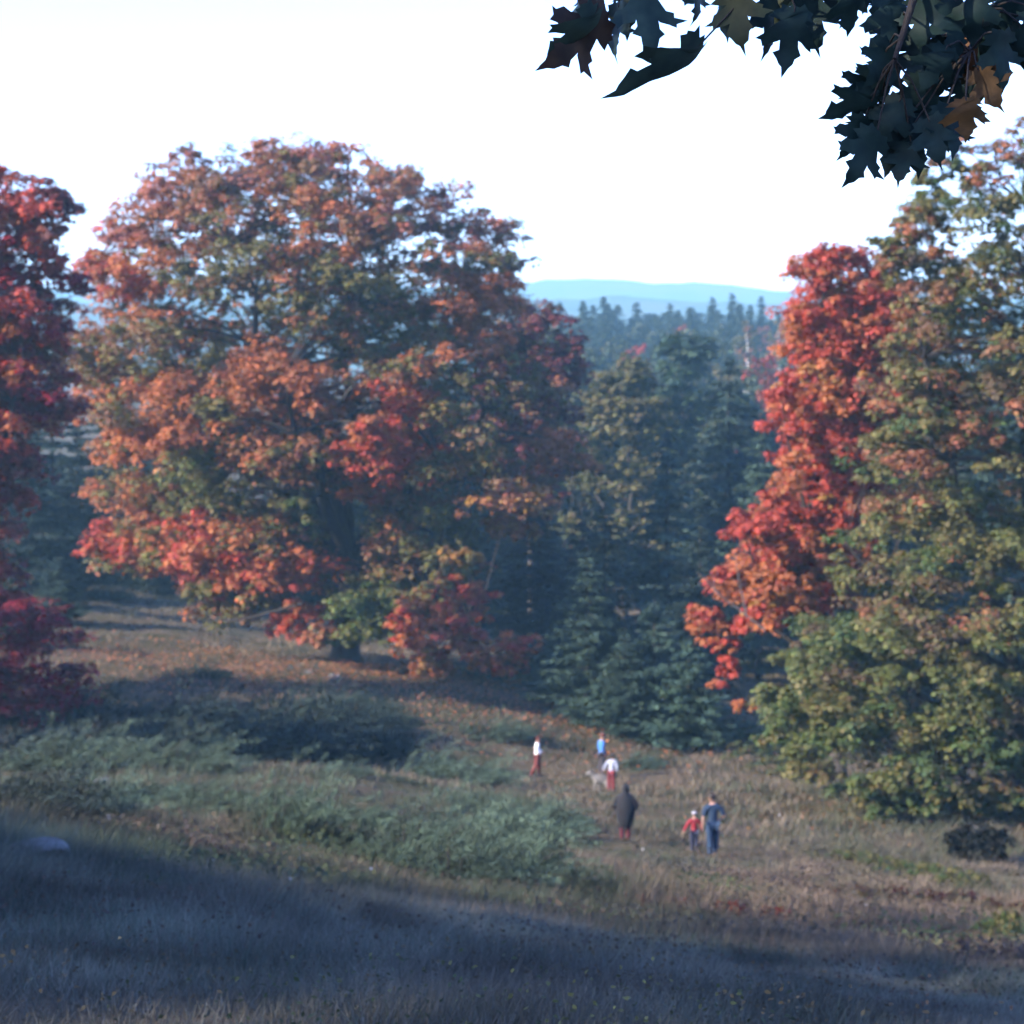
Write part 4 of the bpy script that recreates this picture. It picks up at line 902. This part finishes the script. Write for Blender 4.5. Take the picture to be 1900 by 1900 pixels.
def dog(px, py, d, rz):
    root = thing('dog', tuple(gpt(px, py, d)), 'pale shaggy grey-white dog standing beside the child', 'dog', None, rz)
    root.scale = (.95,) * 3
    fur = noise_material('pale_fur', [(.10, .096, .09), (.16, .153, .145), (.2, .193, .185)], 9, .95, .8, 40)
    J = {'hip': (-.26, 0, .50, .11, .12), 'belly': (-.05, 0, .50, .115, .12), 'chest': (.18, 0, .50, .125, .155), 'neck': (.34, 0, .64, .085, .095), 'head': (.45, 0, .73, .075, .08), 'muzzle': (.56, 0, .69, .042), 'nose': (.63, 0, .68, .03),
         't1': (-.38, 0, .56, .045), 't2': (-.50, 0, .64, .06), 't3': (-.56, 0, .74, .035)}
    E = [('hip', 'belly'), ('belly', 'chest'), ('chest', 'neck'), ('neck', 'head'), ('head', 'muzzle'), ('muzzle', 'nose'), ('hip', 't1'), ('t1', 't2'), ('t2', 't3')]
    for s, n in ((-1, 'a'), (1, 'b')):
        f = .05 * s
        J.update({'sh' + n: (.19, s * .09, .40, .06), 'el' + n: (.17 + f, s * .10, .27, .042), 'wr' + n: (.19 + f, s * .10, .12, .03), 'pw' + n: (.22 + f, s * .10, .03, .034),
                  'th' + n: (-.25, s * .09, .40, .08), 'kn' + n: (-.19 - f, s * .11, .29, .05), 'hk' + n: (-.33 - f, s * .11, .17, .03), 'pb' + n: (-.31 - f, s * .11, .05, .03), 'pt' + n: (-.26 - f, s * .11, .03, .033)})
        E += [('chest', 'sh' + n), ('sh' + n, 'el' + n), ('el' + n, 'wr' + n), ('wr' + n, 'pw' + n), ('hip', 'th' + n), ('th' + n, 'kn' + n), ('kn' + n, 'hk' + n), ('hk' + n, 'pb' + n), ('pb' + n, 'pt' + n)]
    bm = bmesh.new(); me = skin_mesh(J, E, 2); bm.from_mesh(me); bpy.data.meshes.remove(me)
    for s in (-1, 1): ellipsoid(bm, Vector((.42, s * .075, .74)), (.03, .016, .06), 8)
    finish(bm, 'body', root, fur)
    b = bmesh.new(); ellipsoid(b, Vector((.655, 0, .69)), (.018, .022, .016), 8); finish(b, 'nose', root, M_EYE)
    for s in (-1, 1):
        b = bmesh.new(); ellipsoid(b, Vector((.515, s * .045, .755)), (.012, .01, .012), 8); finish(b, 'eye', root, M_EYE)
    # shaggy coat
    r = np.random.default_rng(5); n = 2600
    segs = [((-.26, .50), (.18, .52), .125), ((.18, .52), (.42, .72), .10), ((-.40, .56), (-.56, .74), .05)]
    PP = []
    for (a, b_, rad), m in zip(segs, (1600, 600, 400)):
        t = r.random(m); th = r.uniform(0, 6.28, m); x = a[0] + (b_[0] - a[0]) * t; z = a[1] + (b_[1] - a[1]) * t
        PP.append(np.stack([x, np.cos(th) * rad, z + np.sin(th) * rad * 1.1], -1))
    p = np.concatenate(PP); ax = unit(np.stack([np.full(len(p), -.5), p[:, 1] * 4, np.full(len(p), -.5)], -1) + r.normal(size=p.shape) * .3)
    nn = r.normal(size=p.shape); nn = nn - ax * (nn * ax).sum(1, keepdims=True)
    v, qd, cc = leaf_quads(p, nn, .09 * r.uniform(.6, 1.3, len(p)), np.array((.17, .163, .155)) * np.exp(r.normal(size=(len(p), 1)) * .2), 4, axis=ax, r=r)
    o = link_mesh('fur', np_mesh('fur', v, qd, cols=cc), root, M_GRASS)
dog(1115, 1477, 77, R(160))

# ------------------------------------------------------------------ overhanging maple: trunk out of view, leaves hanging into it
def maple_leaf_mesh(seed, curl):
    half = [(0, -.02), (.06, .02), (.17, -.05), (.20, .03), (.31, .05), (.27, .12), (.36, .19), (.25, .21), (.17, .23), (.27, .33), (.35, .36), (.37, .44), (.48, .50), (.37, .53), (.36, .60), (.26, .56), (.155, .52), (.13, .50), (.15, .63), (.21, .70), (.13, .76), (.10, .86), (.05, .90), (0, 1.04)]
    r = np.random.default_rng(seed)
    ring = [(x, y) for x, y in half] + [(-x, y) for x, y in half[-2:0:-1]]
    ring = np.array(ring) + r.normal(size=(len(ring), 2)) * .012
    mid = [(0, .12), (0, .3), (0, .5), (0, .72)]
    bm = bmesh.new()
    def zf(x, y): return -curl * (y ** 2) * .35 - abs(x) ** 1.5 * .55 * curl + .22 * abs(x) * (1 - curl) + .04 * math.sin(x * 9 + seed) + .04 * math.sin(y * 8 + seed * 2)
    vs = [bm.verts.new((x, y, zf(x, y))) for x, y in ring]
    edges = [bm.edges.new((vs[i], vs[(i + 1) % len(vs)])) for i in range(len(vs))]
    bmesh.ops.triangle_fill(bm, use_beauty=True, use_dissolve=False, edges=edges)
    bmesh.ops.subdivide_edges(bm, edges=[e for e in bm.edges if not e.is_boundary], cuts=1)
    for v in bm.verts: v.co.z = zf(v.co.x, v.co.y)
    me = bpy.data.meshes.new('leaf'); bm.to_mesh(me); bm.free()
    me.polygons.foreach_set('use_smooth', np.ones(len(me.polygons), bool))
    return me
def near_leaf_material():
    m, N, L = new_mat('maple_leaf_blade')
    tc = N.new('ShaderNodeTexCoord'); oi = N.new('ShaderNodeObjectInfo')
    no = N.new('ShaderNodeTexNoise'); no.inputs['Scale'].default_value = 4.5; no.inputs['Detail'].default_value = 6
    ad = N.new('ShaderNodeVectorMath'); ad.operation = 'ADD'
    L.new(tc.outputs['Object'], ad.inputs[0]); L.new(oi.outputs['Random'], ad.inputs[1]); L.new(ad.outputs[0], no.inputs['Vector'])
    cr = N.new('ShaderNodeValToRGB'); e = cr.color_ramp.elements
    e[0].position = .35; e[0].color = (.7, .7, .7, 1); e[1].position = .7; e[1].color = (1.25, 1.15, 1.0, 1)
    L.new(no.outputs[0], cr.inputs[0])
    mx = N.new('ShaderNodeMix'); mx.data_type = 'RGBA'; mx.blend_type = 'MULTIPLY'; mx.inputs[0].default_value = 1
    L.new(cr.outputs[0], mx.inputs[6]); L.new(oi.outputs['Color'], mx.inputs[7])
    p = N.new('ShaderNodeBsdfPrincipled'); p.inputs['Roughness'].default_value = .6; p.inputs['Specular IOR Level'].default_value = .12
    tr = N.new('ShaderNodeBsdfTranslucent'); ms = N.new('ShaderNodeMixShader'); ms.inputs[0].default_value = .12
    L.new(mx.outputs[2], p.inputs['Base Color']); L.new(mx.outputs[2], tr.inputs[0])
    L.new(p.outputs[0], ms.inputs[1]); L.new(tr.outputs[0], ms.inputs[2])
    o = N.new('ShaderNodeOutputMaterial'); L.new(ms.outputs[0], o.inputs[0])
    return m
M_NLEAF = near_leaf_material()
LEAFM = []
for i, cu in enumerate((.4, .7, 1.0, .55)):
    me = maple_leaf_mesh(i + 1, cu); me.materials.append(M_NLEAF); LEAFM.append(me)
tx, ty = 5.2, 1.2
over = thing('overhanging_maple', (tx, ty, gz(tx, ty)), 'maple whose dark lobed green leaves hang down from the top', 'tree')
ob = np.array(over.location)
T = Tubes()
T.add(np.array([(0, 0, -.4), (0, 0, .6), (.05, .1, 2.2), (-.1, .2, 4.0), (0, .3, 7.5)]), [.52, .36, .31, .27, .14], 14)
D0 = 3.4
limb_end = P(1100, -95, D0)
lb = bez(np.array((-.05, .15, 3.2)) + ob, np.array((-1.5, .8, 4.0)) + ob, P(2300, -330, D0 + .2), P(1750, -190, D0), 12)
T.add(lb - ob, np.linspace(.11, .022, 12), 8)
twigs = [bez(lb[-1], P(1600, -150, D0), P(1350, -120, D0 - .1), limb_end, 9), bez(lb[-1], P(1720, -90, D0), P(1690, 20, D0), P(1660, 110, D0 - .05), 8), bez(lb[-2], P(1850, -120, D0 + .1), P(1830, 20, D0 + .1), P(1800, 95, D0 + .05), 8),
         bez(twig0 := P(1600, -150, D0), P(1560, -100, D0 + .1), P(1500, -70, D0), P(1440, -40, D0), 6)]
for t in twigs: T.add(t - ob, np.linspace(.011, .004, len(t)), 6)
tpts = np.concatenate(twigs[:3] + [twigs[3]])
DK, TEAL, MIX, GOLD = (.011,.028,.026), (.024,.048,.044), (.028,.038,.02), (.085,.046,.016)  # shaded, near-silhouette look of the leaves put into very dark colours
# base pixel, tip pixel, roll about the midrib in degrees, colour, depth offset
leaves = [((1122,18),(1010,122),35,(.055,.042,.036),0),((1090,-25),(1055,62),50,TEAL,.05),((1110,5),(1042,130),68,TEAL,-.05),((1150,-5),(1125,100),60,TEAL,.04),((1192,-40),(1212,92),15,TEAL,0),((1160,-30),(1150,55),40,MIX,.08),
    ((1305,68),(1160,205),72,TEAL,0),((1362,-35),(1372,78),25,MIX,0),((1300,-45),(1292,38),55,TEAL,.06),((1345,-30),(1330,55),65,DK,.05),
    ((1478,-25),(1465,128),10,DK,0),((1500,-60),(1510,100),30,DK,.06),((1430,-40),(1425,110),50,DK,.05),((1470,-70),(1440,60),20,MIX,.1),((1570,-50),(1590,62),20,DK,0),((1545,-50),(1530,40),40,DK,.07),
    ((1645,215),(1572,345),20,DK,-.03),((1690,150),(1620,275),15,DK,.03),((1650,150),(1538,236),40,DK,.02),((1715,190),(1745,305),12,DK,.0),((1750,170),(1775,288),25,DK,.03),((1730,110),(1690,235),0,DK,.06),((1680,100),(1600,190),25,DK,.04),((1700,240),(1660,335),35,DK,.05),((1640,120),(1560,190),35,DK,.06),((1680,215),(1635,320),30,DK,.08),((1770,60),(1720,165),10,DK,.02),((1800,130),(1770,245),30,DK,.08),
    ((1660,60),(1612,160),30,DK,.03),((1690,30),(1605,95),20,DK,.05),((1788,160),(1803,248),8,GOLD,-.02),((1800,100),(1852,200),30,(.07,.042,.018),.03),((1850,20),(1868,172),25,DK,0),((1890,10),(1895,150),50,DK,.05),
    ((1650,-40),(1660,90),15,DK,.04),((1720,-50),(1700,95),30,DK,.0),((1760,-30),(1780,110),10,DK,.06),((1820,-60),(1800,90),20,DK,.02),((1870,-60),(1880,70),5,DK,.08),((1700,30),(1690,170),35,DK,.1),((1760,30),(1740,190),15,DK,.09),
    ((1820,30),(1800,170),20,(.10,.05,.025),.1),((1930,-20),(1920,130),10,DK,.05),((1640,-70),(1620,50),40,DK,.1),((1750,80),(1800,200),40,DK,.12),((1840,-20),(1850,100),35,DK,.12),((1950,40),(1940,160),30,DK,.1),((1690,180),(1650,300),15,DK,.1),((1730,-80),(1750,60),0,DK,.13),((1800,40),(1850,130),60,DK,.07),
    ((1690,200),(1720,320),20,DK,.06),((1640,170),(1600,270),25,DK,.07),((1620,190),(1560,300),30,DK,.05),((1760,150),(1760,270),10,DK,.1),((1830,60),(1780,180),15,DK,.14),((1870,-20),(1840,110),10,DK,.15),((1900,-60),(1910,60),15,DK,.15),((1680,-20),(1640,110),10,DK,.15),((1610,-60),(1580,50),30,DK,.12),((1660,80),(1620,190),20,DK,.14),((1720,160),(1690,280),5,DK,.14),((1780,0),(1760,120),25,DK,.16),((1850,90),(1820,200),20,(.03,.03,.014),.1),((1700,60),(1740,180),12,DK,.16),((1960,-60),(1990,90),20,DK,.1),((2040,-30),(2030,110),10,DK,.1),((1240,-130),(1260,-20),20,TEAL,0),((1400,-150),(1420,-30),20,DK,.05)]
r = np.random.default_rng(3)
for i, (a, b, roll, colr, dd) in enumerate(leaves):
    if a[0] > 1400: a = (b[0] + (a[0] - b[0]) * .76, b[1] + (a[1] - b[1]) * .76)
    else: a, b = (a[0], a[1] + 8), (b[0], b[1] + 10)
    pa, pb = P(*a, D0 + dd), P(*b, D0 + dd + r.uniform(-.05, .03))
    yv = Vector(pb - pa); L = yv.length; yv.normalize()
    toward = Vector((0, -1, 0)); n = (toward - yv * toward.dot(yv)).normalized()
    n = Matrix.Rotation(R(roll * (1 if i % 2 else -1)), 3, yv) @ n
    xv = yv.cross(n)
    o = bpy.data.objects.new('leaf', LEAFM[i % 4]); COL.objects.link(o); o.parent = over
    Lw = min(max(L, .085), .14)
    m = Matrix((xv * Lw * 1.08, yv * L, n * Lw)).transposed().to_4x4(); m.translation = Vector(pa - ob)
    o.matrix_local = m; o.color = (*colr, 1)
    j = int(np.argmin(np.linalg.norm(tpts - pa, axis=1)))
    mid = (tpts[j] + pa) / 2 + (0, 0, .012)
    T.add(np.array([tpts[j], mid, pa, pa + (pb - pa) * .1]) - ob, [.0022, .0017, .0016, .001], 5)
link_mesh('trunk', T.mesh('trunk'), over, M_BARK)
cls = []
for i in range(60):
    a = r.uniform(0, 6.28); f = r.random(); e = 3.6 * math.sin(math.pi * (.2 + .75 * f)) * r.random() ** .45
    cls.append((np.array((math.cos(a) * e, math.sin(a) * e - .4, 4.6 + f * 6)), 1.0 * r.uniform(.7, 1.2), C['green'], C['olive']))
p, nn, s, c = crown_leaves(cls, .2, 10, 20, r); v, qd, cc = leaf_quads(p, nn, s, c, 1.15, r=r)
link_mesh('crown', np_mesh('crown', v, qd, cols=cc), over, M_LEAF)

# ------------------------------------------------------------------ haze
bm = bmesh.new(); bmesh.ops.create_cube(bm, size=1)
zlo = float(GZ.min()) - 4
hm = bpy.data.meshes.new('haze'); bm.to_mesh(hm); bm.free()
hz = link_mesh('haze', hm, None, None)
hz.scale = (5600, 3300, 90 - zlo); hz.location = (0, 1550, (90 + zlo) / 2)
m, N, L = new_mat('blue_autumn_haze')
pv = N.new('ShaderNodeVolumePrincipled'); pv.inputs['Color'].default_value = (.40, .80, 1.0, 1); pv.inputs['Density'].default_value = .0003
o = N.new('ShaderNodeOutputMaterial'); L.new(pv.outputs[0], o.inputs['Volume'])
hm.materials.append(m)
tag(hz, 'thin blue autumn haze over the whole valley', 'haze', kind='stuff')
